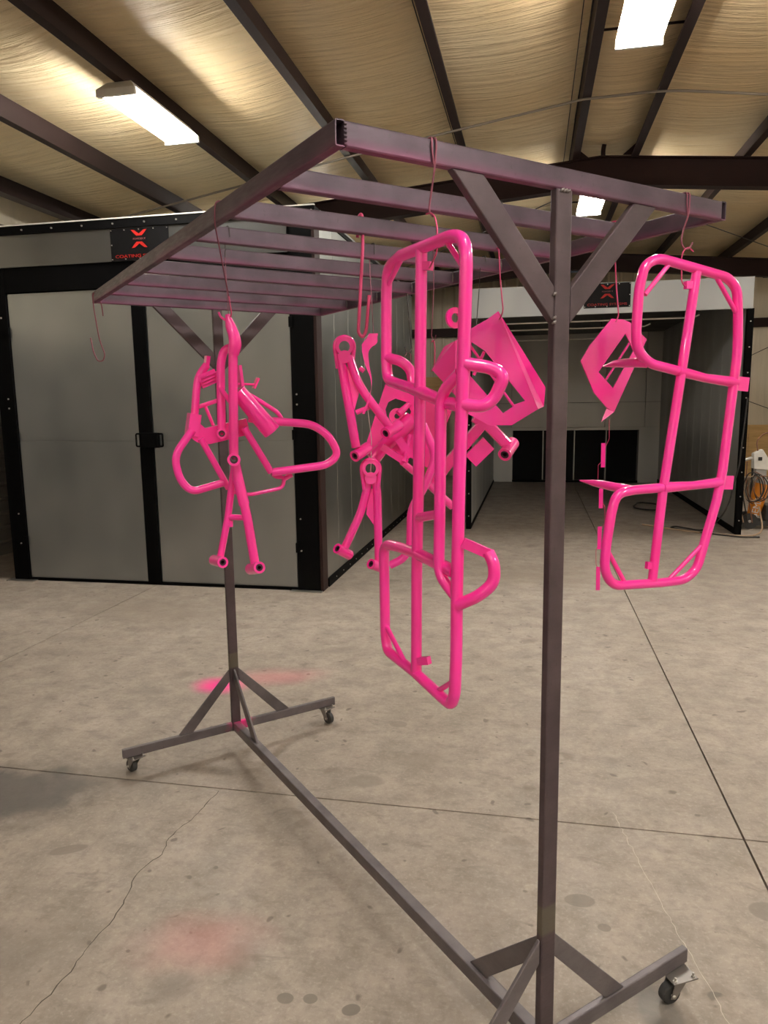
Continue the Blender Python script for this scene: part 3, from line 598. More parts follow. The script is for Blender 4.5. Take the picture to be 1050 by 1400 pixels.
PTS = {
 'p1_right': [(-0.3735,0.0844,1.2644),(-0.3804,-0.0285,1.2457),(-0.3827,-0.0673,1.2411),(-0.3836,-0.0818,1.2703),(-0.384,-0.0874,1.3558),(-0.3841,-0.09,1.4986),(-0.3846,-0.0978,1.7386),(-0.3855,-0.1129,1.9885),(-0.3861,-0.1222,2.1808),(-0.3856,-0.1145,2.2221),(-0.3832,-0.0758,2.2366),(-0.3702,0.138,2.2347)],
 'p1_left_top': [(-0.3702,0.138,2.2347),(-0.3663,0.2008,2.2194),(-0.3659,0.2082,2.1607),(-0.3656,0.2126,2.0068),(-0.3659,0.208,1.96),(-0.3727,0.0973,1.9383)],
 'p1_cross_top': [(-0.3727,0.0973,1.9383),(-0.3754,0.0525,1.9292),(-0.3817,-0.0511,1.9045),(-0.385,-0.1053,1.8982)],
 'p1_center': [(-0.3757,0.0472,2.2324),(-0.375,0.0598,1.8499),(-0.3739,0.0775,1.5128),(-0.3736,0.0827,1.2696)],
 'p1_cross_low': [(-0.3836,-0.0816,1.5466),(-0.3741,0.0735,1.5589),(-0.3686,0.1634,1.5592)],
 'p1_left_low': [(-0.3686,0.1634,1.5592),(-0.364,0.2386,1.5558),(-0.3641,0.2379,1.4479),(-0.3641,0.2378,1.3166),(-0.3647,0.2271,1.2767),(-0.3735,0.0844,1.2644)],
 'p1_brace1': [(-0.3706,0.1314,2.2304),(-0.3663,0.202,2.1766)],
 'p1_brace2': [(-0.3814,-0.0464,2.2353),(-0.3855,-0.1122,2.1686)],
 'p1_brace3': [(-0.3643,0.235,1.3446),(-0.37,0.1405,1.2768)],
 'p1_brace4': [(-0.379,-0.0069,1.2502),(-0.3838,-0.0846,1.3049)],
 'p1_leg1': [(-0.3857,-0.1155,1.9826),(-0.3426,-0.1479,1.973),(-0.329,-0.1723,1.9563),(-0.3378,-0.1521,1.912),(-0.3572,-0.1413,1.8963),(-0.3854,-0.1106,1.9012)],
 'p1_leg2': [(-0.3845,-0.0956,1.4774),(-0.3619,-0.1365,1.5024),(-0.3381,-0.1574,1.5317),(-0.3381,-0.1569,1.5706),(-0.3423,-0.1428,1.5951)],
 'p1_leg2_plate': [(-0.3426,-0.1479,1.5913),(-0.356,-0.1211,1.6009),(-0.3854,-0.1116,1.6153)],
 'p1_leg3': [(-0.3658,0.2102,2.0135),(-0.348,0.1735,2.0032),(-0.3286,0.1623,1.9825),(-0.3292,0.1527,1.9412)],
 'p1_inner': [(-0.3847,-0.0999,1.963),(-0.3935,-0.0464,1.9244),(-0.3934,-0.0448,1.8296),(-0.3931,-0.041,1.6868),(-0.3928,-0.0358,1.5341),(-0.3836,-0.0816,1.4951)],
 'p1_rung': [(-0.3742,0.0723,1.6434),(-0.3931,-0.0409,1.6676)],
 'p1_tab1': [(-0.376,0.043,2.1968),(-0.3694,0.0197,2.1937)],
 'p1_tab2': [(-0.3743,0.0704,1.2991),(-0.3662,0.0398,1.3085)],
 'p1_ring': [(-0.3836,-0.0812,2.0749),(-0.3852,-0.1074,2.0693)],
 'p1_n': [(0.9981,-0.061,0.0),(-0.061,-0.9981,0.0)],
 'p1_hook_low': [(-0.3777,0.0151,2.3105),(-0.3779,0.0123,2.2982),(-0.3786,0.0009,2.2898)],
 'p1_wire': [(-0.377,0.0269,2.3),(-0.378,0.0094,2.299),(-0.3791,-0.0077,2.2879),(-0.3796,-0.016,2.2659),(-0.3796,-0.0157,2.215),(-0.3782,0.0074,2.194),(-0.3776,0.0163,2.1879)],
 'p2_outer': [(0.4489,0.0086,1.9821),(0.3508,0.0258,2.0012),(0.3103,0.0328,2.0373),(0.3056,0.0336,2.0867),(0.31,0.0329,2.1976),(0.3262,0.0301,2.2559),(0.3684,0.0227,2.275),(0.4855,0.0022,2.257),(0.6138,-0.0202,2.2364),(0.6481,-0.0262,2.2064),(0.656,-0.0275,2.1389),(0.663,-0.0288,2.0359),(0.6511,-0.0267,1.9147),(0.6312,-0.0232,1.6991),(0.6153,-0.0204,1.6124),(0.5837,-0.0149,1.5112),(0.5546,-0.0098,1.4138),(0.5102,-0.0021,1.3857),(0.4201,0.0136,1.3867),(0.2578,0.042,1.396),(0.2267,0.0474,1.4427),(0.2314,0.0466,1.5119),(0.2449,0.0443,1.5999),(0.2596,0.0417,1.6532),(0.3204,0.0311,1.6597),(0.4133,0.0148,1.6604)],
 'p2_cross1': [(0.4489,0.0086,1.9821),(0.5483,-0.0087,1.9622),(0.6622,-0.0286,1.9497)],
 'p2_cross2': [(0.4133,0.0148,1.6604),(0.5228,-0.0043,1.6604),(0.6227,-0.0217,1.6644)],
 'p2_center': [(0.5003,-0.0004,2.2463),(0.4642,0.0059,1.9802),(0.4552,0.0075,1.9165),(0.4185,0.0139,1.6601),(0.3936,0.0183,1.3981)],
 'p2_brace1': [(0.4079,0.0158,2.2641),(0.3299,0.0294,2.1797)],
 'p2_brace2': [(0.566,-0.0118,2.2419),(0.6474,-0.0261,2.1446)],
 'p2_brace3': [(0.2394,0.0452,1.4928),(0.2971,0.0351,1.4021)],
 'p2_brace4': [(0.5639,-0.0115,1.4804),(0.4564,0.0073,1.3957)],
 'p2_leg1': [(0.3459,0.0266,2.0012),(0.3327,0.0594,2.0046),(0.3433,0.1286,2.0064),(0.3466,0.1788,2.0008)],
 'p2_leg2': [(0.3155,0.0319,1.66),(0.2935,0.0662,1.6645),(0.2956,0.1471,1.6695),(0.2861,0.1995,1.6742)],
 'p2_tab1': [(0.6596,-0.0282,1.9477),(0.7098,-0.037,1.9433)],
 'p2_tab2': [(0.62,-0.0213,1.6635),(0.6729,-0.0305,1.6606)],
 'p2_lug1': [(0.4858,0.0022,2.211),(0.4632,0.0061,2.21)],
 'p2_lug2': [(0.3914,0.0187,1.4408),(0.3709,0.0223,1.4429)],
 'p2_n': [(0.1721,0.9851,0.0),(0.9851,-0.1721,0.0)],
 'p2_hook_low': [(0.4473,0.0089,2.3491),(0.4417,0.0099,2.3187),(0.4551,0.0075,2.3027),(0.4724,0.0045,2.3056),(0.4814,0.0029,2.3213)],
 'p2_wire': [(0.4854,0.0023,2.2988),(0.467,0.0055,2.3109),(0.4504,0.0084,2.2967),(0.4464,0.0091,2.2814),(0.4501,0.0084,2.219),(0.4609,0.0065,2.2061),(0.4708,0.0048,2.2084)],
 'a1_knuckle': [(-0.5212,0.8631,2.1757),(-0.515,0.8592,2.1435),(-0.5067,0.8541,2.1154),(-0.5039,0.8524,2.0895),(-0.5108,0.8566,2.0571)],
 'a1_legA': [(-0.5106,0.8565,2.0614),(-0.5135,0.8583,2.007),(-0.521,0.8629,1.74)],
 'a1_legB': [(-0.4922,0.9039,2.0847),(-0.5177,0.9196,2.0741),(-0.5269,0.9253,2.0365),(-0.53,0.9271,1.9604),(-0.5329,0.929,1.8197)],
 'a1_brace': [(-0.5338,0.9295,1.9627),(-0.5202,0.8624,1.9102)],
 'a1_bushA': [(-0.5315,0.8342,1.7408),(-0.5106,0.8917,1.7363)],
 'a1_bushB': [(-0.5431,0.9,1.8186),(-0.5229,0.958,1.8162)],
 'a1_horn': [(-0.5434,0.8767,2.1825),(-0.5384,0.8736,2.1675),(-0.5257,0.8658,2.1587)],
 'a2_top': [(-0.507,0.8895,1.7285),(-0.5028,0.887,1.6823),(-0.4884,0.8781,1.5936)],
 'a2_legA': [(-0.4899,0.879,1.6077),(-0.4804,0.8732,1.5418),(-0.4655,0.864,1.399)],
 'a2_legB': [(-0.5023,0.9101,1.7177),(-0.51,0.9149,1.6712),(-0.5265,0.925,1.5538),(-0.554,0.942,1.4155)],
 'a2_cross': [(-0.5266,0.9251,1.5514),(-0.484,0.8754,1.5513)],
 'a2_bushA': [(-0.4671,0.9002,1.3779),(-0.4688,0.8191,1.3982)],
 'a2_bushB': [(-0.5607,0.9813,1.4045),(-0.5597,0.8985,1.412)],
 'a2_lug': [(-0.521,0.9217,1.5395),(-0.5218,0.9221,1.5204)],
 'b_upright': [(-0.5511,0.9868,2.0325),(-0.5795,0.992,1.9962),(-0.5875,0.9935,1.9484),(-0.5972,0.9953,1.8661)],
 'b_ear': [(-0.5475,0.9861,2.0597),(-0.5537,0.9873,2.0234)],
 'b_clamp': [(-0.5965,0.9952,1.8799),(-0.6089,0.9974,1.8111)],
 'b_channel': [(-0.6075,0.9972,1.8388),(-0.5756,0.9913,1.8054),(-0.4317,0.9648,1.8366)],
 'b_loopL': [(-0.6116,0.9776,1.8301),(-0.6707,0.9885,1.7497),(-0.6572,0.986,1.6753),(-0.6239,0.9799,1.6338),(-0.5231,0.9613,1.6588)],
 'b_loopL_in': [(-0.5865,0.973,1.8018),(-0.5079,0.9585,1.6389)],
 'b_loopR': [(-0.4431,0.9262,1.8633),(-0.3712,0.913,1.8524),(-0.2341,0.8877,1.8396),(-0.1757,0.8769,1.7944),(-0.1493,0.8721,1.7347),(-0.1907,0.8797,1.7019),(-0.3773,0.9141,1.6863)],
 'b_loopR_in': [(-0.4581,0.929,1.8334),(-0.3773,0.9141,1.6863)],
 'b_low': [(-0.3682,0.9531,1.6951),(-0.3499,0.9497,1.6649),(-0.3181,0.9439,1.6657),(-0.3243,0.945,1.6291),(-0.4387,0.9661,1.6112),(-0.4946,0.9764,1.6266)],
 'b_clip': [(-0.3208,0.9443,1.6585),(-0.2932,0.9393,1.6718)],
 'b_barrel': [(-0.4844,0.9033,1.9485),(-0.382,0.8845,1.8205)],
 'b_thin': [(-0.4232,0.9937,1.9453),(-0.3908,0.9878,1.926),(-0.3202,0.9747,1.8793),(-0.3064,0.9722,1.8548)],
 'b_bracket': [(-0.3891,1.0078,1.9598),(-0.3734,1.0049,1.9931)],
 'b_bracket_rod': [(-0.4407,1.0173,1.9743),(-0.3814,1.0064,1.9717)],
 'b_block': [(-0.576,0.9914,1.978),(-0.5234,0.9817,2.0007)],
 'b_tie1': [(-0.5805,1.0125,1.9004),(-0.5114,0.9998,1.9226)],
 'b_tie2': [(-0.5556,1.008,1.9023),(-0.5335,1.0039,1.8411)],
 'b_rearplate': [(-0.4346,1.0263,2.0338),(-0.4282,1.0251,1.9626)],
 'wireA': [(-0.5133,0.8817,2.3444),(-0.5128,0.8813,2.2639),(-0.5178,0.861,2.1671)],
 'wireB': [(-0.5154,0.8595,2.2289),(-0.5135,0.8466,2.1744),(-0.5161,0.8599,2.1628)],
 'm1_ring': [(-0.0664,0.9658,2.1006),(-0.0471,1.0009,2.1036)],
 'm1_legA': [(-0.0703,0.9917,2.0773),(-0.0609,0.9859,1.9991),(-0.0279,0.9656,1.7497)],
 'm1_legB': [(-0.0443,0.9757,2.0694),(-0.0196,0.9605,1.9807),(0.0038,0.9461,1.9346),(0.0751,0.9023,1.8206)],
 'm1_bushA': [(-0.0427,0.9512,1.72),(0.0279,0.9783,1.7467)],
 'm1_bushB': [(0.051,0.8936,1.7984),(0.1234,0.9195,1.8267)],
 'm1_gusset': [(-0.0512,0.9858,2.0371),(-0.0339,0.9752,2.0242),(-0.0134,0.9626,1.9401),(-0.0276,0.9713,1.884),(-0.0384,0.978,1.8945)],
 'm1_bolt': [(-0.0209,0.973,1.8736),(0.0192,0.9484,1.891)],
 'm1_clip': [(-0.0222,0.9387,2.0277),(-0.0094,0.9308,2.015)],
 'm2_ring': [(0.0256,0.9562,1.6714),(0.046,0.9906,1.6678)],
 'm2_legA': [(0.0335,0.9865,1.6313),(0.026,0.9912,1.5856),(0.0088,1.0017,1.5099),(-0.0441,1.0343,1.3791)],
 'm2_legB': [(0.054,0.9739,1.6309),(0.0603,0.9701,1.585),(0.0614,0.9694,1.3218)],
 'm2_bushA': [(-0.0837,1.0234,1.3801),(-0.0212,1.0437,1.3442)],
 'm2_bushB': [(0.0206,0.9593,1.3207),(0.0855,0.978,1.2919)],
 'm2_gusset': [(0.0356,0.9912,1.5957),(0.0561,0.9785,1.5953),(0.0519,0.9811,1.4565),(0.0273,0.9963,1.5007)],
 'm3_shaft': [(0.0715,1.0219,1.6995),(0.1049,1.0131,1.7336),(0.2253,0.9859,1.8444)],
 'm3_arm1': [(0.0783,0.959,1.748),(0.1021,0.9326,1.7243),(0.1525,0.9133,1.6882)],
 'm3_arm2': [(0.1338,0.9366,1.7758),(0.1718,0.9132,1.7085)],
 'm3_arm3': [(0.1901,0.9489,1.7867),(0.138,0.9105,1.6918)],
 'm3_hub': [(0.1563,0.9697,1.8649),(0.2021,0.965,1.9015)],
 'm3_stub': [(0.1389,0.9217,1.6911),(0.2237,0.9282,1.6315),(0.384,0.947,1.5053)],
 'm4_plate': [(0.148,1.0452,1.9757),(0.2364,0.9909,1.9608),(0.3646,0.912,1.8883),(0.334,0.9308,1.7959),(0.2817,0.963,1.6584),(0.2228,0.9992,1.7011),(0.1098,1.0688,1.7335),(0.0792,1.0876,1.7395)],
 'm4_hole': [(0.1801,1.0255,1.9212),(0.215,1.004,1.907),(0.2288,0.9956,1.8715),(0.2144,1.0044,1.8335),(0.1791,1.0261,1.8259),(0.1535,1.0419,1.8454),(0.1469,1.0459,1.881),(0.1566,1.04,1.908)],
 'm4_disc': [(0.1895,1.0315,1.8557),(0.1922,1.0357,1.8556)],
 'm5_legA': [(0.4554,0.9031,1.8482),(0.5008,0.8752,1.8169),(0.5659,0.8351,1.7377)],
 'm5_legB': [(0.4888,0.8825,1.8282),(0.3576,0.9633,1.6539),(0.3164,0.9886,1.5751)],
 'm5_bush': [(0.6095,0.8552,1.7435),(0.53,0.8102,1.7043)],
 'm5_channel': [(0.4906,0.8579,1.7483),(0.4315,0.8943,1.6824)],
 'm6_tube': [(0.1176,0.7587,1.8323),(0.1577,0.734,1.7218),(0.1208,0.7567,1.6111),(0.0815,0.7809,1.5428),(0.0783,0.7829,1.4057),(0.0583,0.7952,1.3642),(0.0165,0.8209,1.3413)],
 'm7_strap': [(-0.0,0.878,2.14),(-0.0089,0.8835,2.111),(-0.0263,0.8942,2.0869),(-0.0207,0.8908,2.0329),(-0.0065,0.882,1.9833),(-0.0137,0.8865,1.9263),(-0.0339,0.8989,1.8691)],
 'm1_wire': [(-0.0077,0.8945,2.1363),(-0.0228,0.9038,2.1243),(-0.0121,0.9207,2.027)],
 'm2_wire': [(0.0096,0.9425,1.8834),(0.0345,0.9624,1.7787),(0.0354,0.9736,1.6402)],
 'm7_wire': [(0.0166,0.9265,2.4056),(0.004,0.899,2.302),(-0.0001,0.8781,2.1352)],
 'g1_front': [(0.3253,0.6159,2.2005),(0.419,0.5202,1.8767),(0.3608,0.5807,1.825),(0.3075,0.6353,1.8255),(0.2567,0.687,1.8645),(0.2249,0.7193,1.9295),(0.2266,0.7175,2.1104),(0.2611,0.6822,2.1472),(0.3002,0.6419,2.176)],
 'g1_hole': [(0.2647,0.6786,2.1038),(0.2957,0.6468,2.0735),(0.3902,0.5499,1.9063),(0.3668,0.5742,1.8946),(0.3602,0.5811,1.885),(0.3399,0.602,1.8658),(0.2616,0.6819,1.9924)],
 'g1_right': [(0.3253,0.6159,2.2005),(0.4841,0.5534,1.9497),(0.4763,0.5524,1.8856),(0.419,0.5202,1.8767)],
 'g1_left': [(0.2266,0.7175,2.1104),(0.2249,0.7193,1.9295),(0.2211,0.8444,2.0186),(0.2341,0.8247,2.0635),(0.2338,0.7896,2.0963)],
 'g1_rod': [(0.2678,0.6983,2.1005),(0.3809,0.5934,1.8872)],
 'g1_rod2': [(0.306,0.663,2.0724),(0.2767,0.681,1.9949)],
 'g1_wire': [(0.3126,0.6003,2.4013),(0.3174,0.5973,2.3049),(0.3199,0.584,2.1991),(0.3205,0.5954,2.1793),(0.3321,0.6235,2.1732)],
 'g1_wire2': [(0.5041,0.9286,2.4257),(0.4491,0.8685,2.3025),(0.2824,0.6775,2.1524)],
 'g2_front': [(0.5186,0.3058,2.1543),(0.5625,0.2976,2.1533),(0.5876,0.2927,2.145),(0.6534,0.2792,2.0944),(0.6323,0.2828,2.0531),(0.5349,0.2993,1.8657),(0.5068,0.3048,1.8822),(0.4592,0.3141,1.9282),(0.4085,0.3242,2.0242),(0.4396,0.3192,2.0709)],
 'g2_hole': [(0.572,0.2952,2.111),(0.6042,0.2884,2.0573),(0.53,0.3011,1.9413),(0.474,0.3121,1.9911)],
 'g2_tip': [(0.5143,0.3084,1.8821),(0.5325,0.2972,1.8658),(0.4842,0.3035,1.837)],
 'g2_rod': [(0.5954,0.2938,2.0869),(0.5141,0.3203,1.9623)],
 'g2_wire': [(0.5231,0.303,2.3377),(0.5296,0.299,2.2442),(0.5377,0.294,2.1628),(0.5265,0.295,2.1448)],
 't_wire1': [(0.5134,0.2972,1.8433),(0.515,0.2962,1.7834),(0.5077,0.3008,1.7627),(0.5019,0.3043,1.7582)],
 't1': [(0.4996,0.3057,1.7698),(0.5006,0.3051,1.693)],
 't_wire2': [(0.501,0.3049,1.7164),(0.4875,0.3132,1.7003),(0.4882,0.3127,1.6346),(0.4975,0.307,1.6203)],
 't2': [(0.4974,0.3071,1.625),(0.4981,0.3067,1.5611)],
 't_wire3': [(0.5005,0.3052,1.5824),(0.509,0.3,1.5656),(0.5104,0.2991,1.5108),(0.4989,0.3062,1.4918)],
 't3': [(0.4966,0.3076,1.5015),(0.4975,0.307,1.4268)],
 't_wire4': [(0.4979,0.3067,1.4486),(0.4885,0.3126,1.4246),(0.4897,0.3118,1.376),(0.4961,0.3079,1.3613)],
 't4': [(0.4959,0.308,1.3686),(0.4969,0.3074,1.2903)],
 'strap_hook': [(-0.1939,0.6386,2.3872),(-0.1912,0.6369,2.4424),(-0.1862,0.628,2.4533),(-0.1854,0.6216,2.4358),(-0.1866,0.6223,2.354),(-0.2016,0.6315,2.1139),(-0.1907,0.6248,2.0988),(-0.181,0.6189,2.1199),(-0.1722,0.6134,2.221)],
 'empty_hook': [(-0.5653,2.4414,2.3346),(-0.5739,2.4115,2.3881),(-0.5983,2.403,2.4356),(-0.6124,2.3999,2.4277),(-0.6132,2.4005,2.368),(-0.5931,2.4233,2.2199),(-0.5736,2.4113,2.1514),(-0.5844,2.4179,2.1208),(-0.6052,2.4307,2.1211),(-0.6204,2.4401,2.1624),(-0.628,2.4448,2.2306)],
 'loose1': [(0.5731,1.5366,2.4136),(0.5756,1.535,2.3719),(0.5909,1.5256,2.1448),(0.5822,1.5309,2.1319),(0.5708,1.538,2.132),(0.5625,1.5431,2.1584)],
 'loose1b': [(0.565,1.5415,2.1157),(0.5737,1.5362,2.1353),(0.5879,1.5275,2.1252),(0.5841,1.5298,2.0066)],
 'loose2': [(0.2773,0.9132,2.4743),(0.2767,0.9136,2.2973),(0.2693,0.9181,2.1428),(0.2738,0.9153,2.1271),(0.2807,0.9111,2.1296),(0.283,0.9097,2.1478)],
 'loose2b': [(0.2693,0.9181,2.122),(0.2761,0.9139,2.1297),(0.2806,0.9112,2.1035),(0.2781,0.9127,2.0381),(0.2689,0.9184,2.0172)],
}
# ------------------------------------------------------------------ hung parts
def hung(name, key, label, cat, group=None, pt=None):
    o = Vector(pt if pt else PTS[key][0]); r = empty(name, RZ @ o, PH, label, cat, group); r['_o'] = tuple(o); return r
class Th:
    def __init__(s, *a, **k): s.r = hung(*a, **k); s.o = Vector(s.r['_o']); del s.r['_o']
    def tube(s, name, key, r, bend=.045, mat='pink', parent=None, n=12): return tube(name, PTS[key], r, mat, parent or s.r, s.o, bend, n)
    def taper(s, name, key, rr, mat='pink', n=12, bend=.03):
        P = fillet(PTS[key], bend, 4); L = [0]
        for i in range(1, len(P)): L.append(L[-1]+(P[i]-P[i-1]).length)
        q = [l/L[-1] for l in L]
        def f(u):
            for (a, ra), (b, rb) in zip(rr, rr[1:]):
                if u <= b: return ra+(rb-ra)*(u-a)/(b-a)
            return rr[-1][1]
        mb = MB(); sweep(mb, P, [f(u) for u in q], n); o = mb.build(name, mat, s.r, s.o, True); mark_caps(o); return o
    def bush(s, name, key, ro, mat='pink'): return bushing(name, *PTS[key], ro, s.r, s.o, mat)
    def flat(s, name, key, w, th, mat='pink', bend=.02, side=None):      # flat bar swept along a path
        mb = MB(); sweep(mb, fillet(PTS[key], bend, 4), 1, prof=[(w/2, th/2), (-w/2, th/2), (-w/2, -th/2), (w/2, -th/2)]); return mb.build(name, mat, s.r, s.o)
    def sheet(s, name, key, holes=(), th=.003, mat='pink'): return sheet(name, PTS[key], [PTS[h] for h in holes], th, mat, s.r, s.o)
    def plate(s, name, key, hw, th, n_, mat='pink', holes=0):           # upright plate from p to q, half width hw across, thickness along n_
        p, q = (Vector(x) for x in PTS[key]); T = (q-p).normalized(); n_ = Vector(n_); W = T.cross(n_).normalized()
        return sheet(name, [p+W*hw, q+W*hw, q-W*hw, p-W*hw], [], th, mat, s.r, s.o, n_)
    def wire(s, key, r=.0018, mat='wire_pink', bend=.012): return tube('hanging_wire', PTS[key], r, mat, s.r, s.o, bend, 6, 4)
def hook_over(y, x, z0, down):     # path of a wire that loops over a bar at (x,y) then goes to points
    return [(x, y-TW/2-.0035, HT-TH-.004), (x-.006, y-TW/2-.0035, HT-.02), (x-.004, y-TW/2-.003, HT+.003), (x-.002, y+TW/2+.004, HT+.003), (x, y+TW/2+.004, HT-.012), (x+.003, y+TW/2+.004, HT+.003),
            (x+.005, y-TW/2-.003, HT+.003), (x+.006, y-TW/2-.0035, HT-.015), (x+.001, y-TW/2-.0055, HT-TH-.004)] + down
R1 = .0135
# front long cargo rack
T = Th('cargo_rack', 'p1_tab1', 'long pink tubular cargo rack hanging edge-on at the front, nearest the viewer', 'cargo rack', 'pink tubular cargo racks')
T.tube('side_tube', 'p1_right', R1); T.tube('end_loop', 'p1_left_top', R1*.97); T.tube('end_loop', 'p1_left_low', R1*.97); T.tube('center_tube', 'p1_center', R1*.97)
T.taper('cross_tube', 'p1_cross_top', [(0, R1*.95), (.25, R1*1.15), (.5, R1*.85), (1, R1*1.15)]); T.taper('cross_tube', 'p1_cross_low', [(0, R1*1.1), (.45, R1*.85), (.75, R1*1.15), (1, R1*.95)])
for k in (1, 2, 3, 4): T.tube('corner_brace', 'p1_brace%d' % k, .0062)
T.tube('mounting_leg', 'p1_leg1', R1*.98, .03); T.tube('mounting_leg', 'p1_leg2', R1*.98, .025); T.flat('leg_plate', 'p1_leg2_plate', .022, .006); T.tube('mounting_leg', 'p1_leg3', R1*.92, .03)
T.tube('inner_tube', 'p1_inner', R1*.95, .03); T.tube('rung', 'p1_rung', R1*.8)
n1 = PTS['p1_n'][0]; h1 = PTS['p1_n'][1]
T.flat('lug', 'p1_tab1', .018, .014); T.flat('lug', 'p1_tab2', .018, .014)
mb = MB(); a, b = (Vector(x) for x in PTS['p1_ring']); nn = Vector(h1)*.003; ringcyl(mb, a-nn, a+nn, .021, .0095, 20); mb.build('ring_tab', 'pink', T.r, T.o)
T.wire('p1_wire')
# right long cargo rack
T = Th('cargo_rack', 'p2_lug1', 'pink tubular cargo rack hanging face-on at the right end of the front beam', 'cargo rack', 'pink tubular cargo racks')
T.tube('outer_tube', 'p2_outer', R1, .06); T.tube('center_tube', 'p2_center', R1*.97, .2)
T.taper('cross_tube', 'p2_cross1', [(0, R1*1.1), (.2, R1*1.15), (.55, R1*.85), (1, R1*1.15)]); T.taper('cross_tube', 'p2_cross2', [(0, R1*1.2), (.4, R1*.85), (1, R1*1.1)])
for k in (1, 2, 3, 4): T.tube('corner_brace', 'p2_brace%d' % k, .0065)
for k in (1, 2): T.taper('mounting_leg', 'p2_leg%d' % k, [(0, R1*.9), (.45, R1*.95), (.75, R1*.7), (.93, .003), (1, .002)])
n2 = PTS['p2_n'][0]
for k in (1, 2): T.plate('end_plate', 'p2_tab%d' % k, .020, .005, n2); T.plate('lug', 'p2_lug%d' % k, .010, .012, n2)
T.wire('p2_wire')
# left: suspension arms
T = Th('suspension_arm', 'a1_knuckle', 'pink suspension arm hanging by its curved tip on the left, above the forked arm', 'suspension arm', 'pink suspension arms')
T.taper('knuckle', 'a1_knuckle', [(0, .007), (.2, .015), (.45, .017), (.75, .020), (1, .017)]); T.tube('arm_tube', 'a1_legA', .0145); T.tube('arm_tube', 'a1_legB', .0135, .03)
T.tube('brace', 'a1_brace', .008); T.bush('bushing', 'a1_bushA', .020); T.bush('bushing', 'a1_bushB', .016); T.tube('hook_tip', 'a1_horn', .0035, .01)
T.wire('wireA', .0012, 'wire_half'); T.wire('wireB', .0022)
T = Th('suspension_arm', 'a2_top', 'pink forked suspension arm, lowest in the left group, two bushings at the bottom', 'suspension arm', 'pink suspension arms')
T.taper('socket', 'a2_top', [(0, .014), (.35, .017), (.7, .014), (.75, .0175), (1, .0175)]); T.tube('arm_tube', 'a2_legA', .015); T.tube('arm_tube', 'a2_legB', .0115, .05)
T.tube('cross_tube', 'a2_cross', .0095); T.bush('bushing', 'a2_bushA', .019); T.bush('bushing', 'a2_bushB', .018); T.tube('lug', 'a2_lug', .009)
# left: bumper
T = Th('bumper_guard', 'b_channel', 'pink bumper guard with two bent-tube side loops behind the left suspension arms', 'bumper')
T.tube('upright_tube', 'b_upright', .0125, .03); T.flat('ear', 'b_ear', .024, .012); T.flat('clamp', 'b_clamp', .036, .036); 
mb = MB(); sweep(mb, fillet(PTS['b_channel'], .02, 4), 1, prof=[(.026, .010), (-.026, .010), (-.026, -.026), (.026, -.026)]); mb.build('channel', 'pink', T.r, T.o)
T.tube('loop_tube', 'b_loopL', .0125); T.tube('loop_stay', 'b_loopL_in', .0105); T.tube('loop_tube', 'b_loopR', .0135); T.tube('loop_stay', 'b_loopR_in', .0115)
T.tube('lower_rod', 'b_low', .0065, .02); T.tube('clip', 'b_clip', .009); T.taper('barrel', 'b_barrel', [(0, .026), (1, .030)], n=20); T.tube('stay_rod', 'b_thin', .0075, .03)
T.flat('bracket', 'b_bracket', .022, .006); T.tube('bracket_rod', 'b_bracket_rod', .004); T.flat('ribbed_block', 'b_block', .042, .03); T.tube('tie_rod', 'b_tie1', .007); T.tube('tie_rod', 'b_tie2', .0055); T.flat('rear_plate', 'b_rearplate', .05, .01)
for k in (-1, 0, 1):
    p, q = (Vector(x) for x in PTS['b_block']); tube('rib', [p+Vector((0, -.018, k*.011)), q+Vector((0, -.018, k*.011))], .003, 'pink', T.r, T.o, n=6)
# middle: suspension arms
T = Th('suspension_arm', 'm1_ring', 'pink wishbone suspension arm with ring joint at top, left of the front cargo rack', 'suspension arm', 'pink suspension arms')
def ringjoint(T, key, ro, ri):
    mb = MB(); ringcyl(mb, *PTS[key], ro, ri, 24); o = mb.build('ring_joint', 'pink', T.r, T.o, True); mark_caps(o)
    p, q = (Vector(x) for x in PTS[key]); c0 = (p+q)/2-Vector((0, 0, ro*1.15)); d = (q-p).normalized()*.017
    mb = MB(); sweep(mb, [c0-d, c0+d], ro*.74, 16); mark_caps(mb.build('joint_seat', 'pink', T.r, T.o, True))
    cc = (p+q)/2; hh = Vector((.85, -.524, 0)); zz = Vector((0, 0, 1)); arc = [cc+hh*(math.cos(a)*(ro+.003))+zz*(math.sin(a)*(ro+.003)) for a in [math.radians(x) for x in range(-10, 191, 20)]]
    tube('joint_housing', [cc+hh*.024-zz*.075]+arc+[cc-hh*.024-zz*.075], .0085, 'pink', T.r, T.o, .01, 10)
ringjoint(T, 'm1_ring', .030, .019); T.tube('arm_tube', 'm1_legA', .0165, .1); T.tube('arm_tube', 'm1_legB', .0155, .1); T.bush('bushing', 'm1_bushA', .021); T.bush('bushing', 'm1_bushB', .021)
T.sheet('gusset', 'm1_gusset', (), .004); T.tube('cross_bolt', 'm1_bolt', .009); T.tube('wire_clip', 'm1_clip', .008); T.wire('m1_wire', .0012, 'rail_white')
T = Th('suspension_arm', 'm2_ring', 'pink wishbone suspension arm with ring joint, hanging lowest left of the front cargo rack', 'suspension arm', 'pink suspension arms')
ringjoint(T, 'm2_ring', .030, .019); T.tube('arm_tube', 'm2_legA', .0155, .12); T.tube('arm_tube', 'm2_legB', .0155, .1); T.bush('bushing', 'm2_bushA', .019); T.bush('bushing', 'm2_bushB', .019); T.sheet('gusset', 'm2_gusset', (), .004); T.wire('m2_wire', .0012, 'rail_white')
T = Th('axle_strut', 'm3_shaft', 'pink strut with a thick diagonal barrel and flat arms, middle of the pink cluster', 'strut')
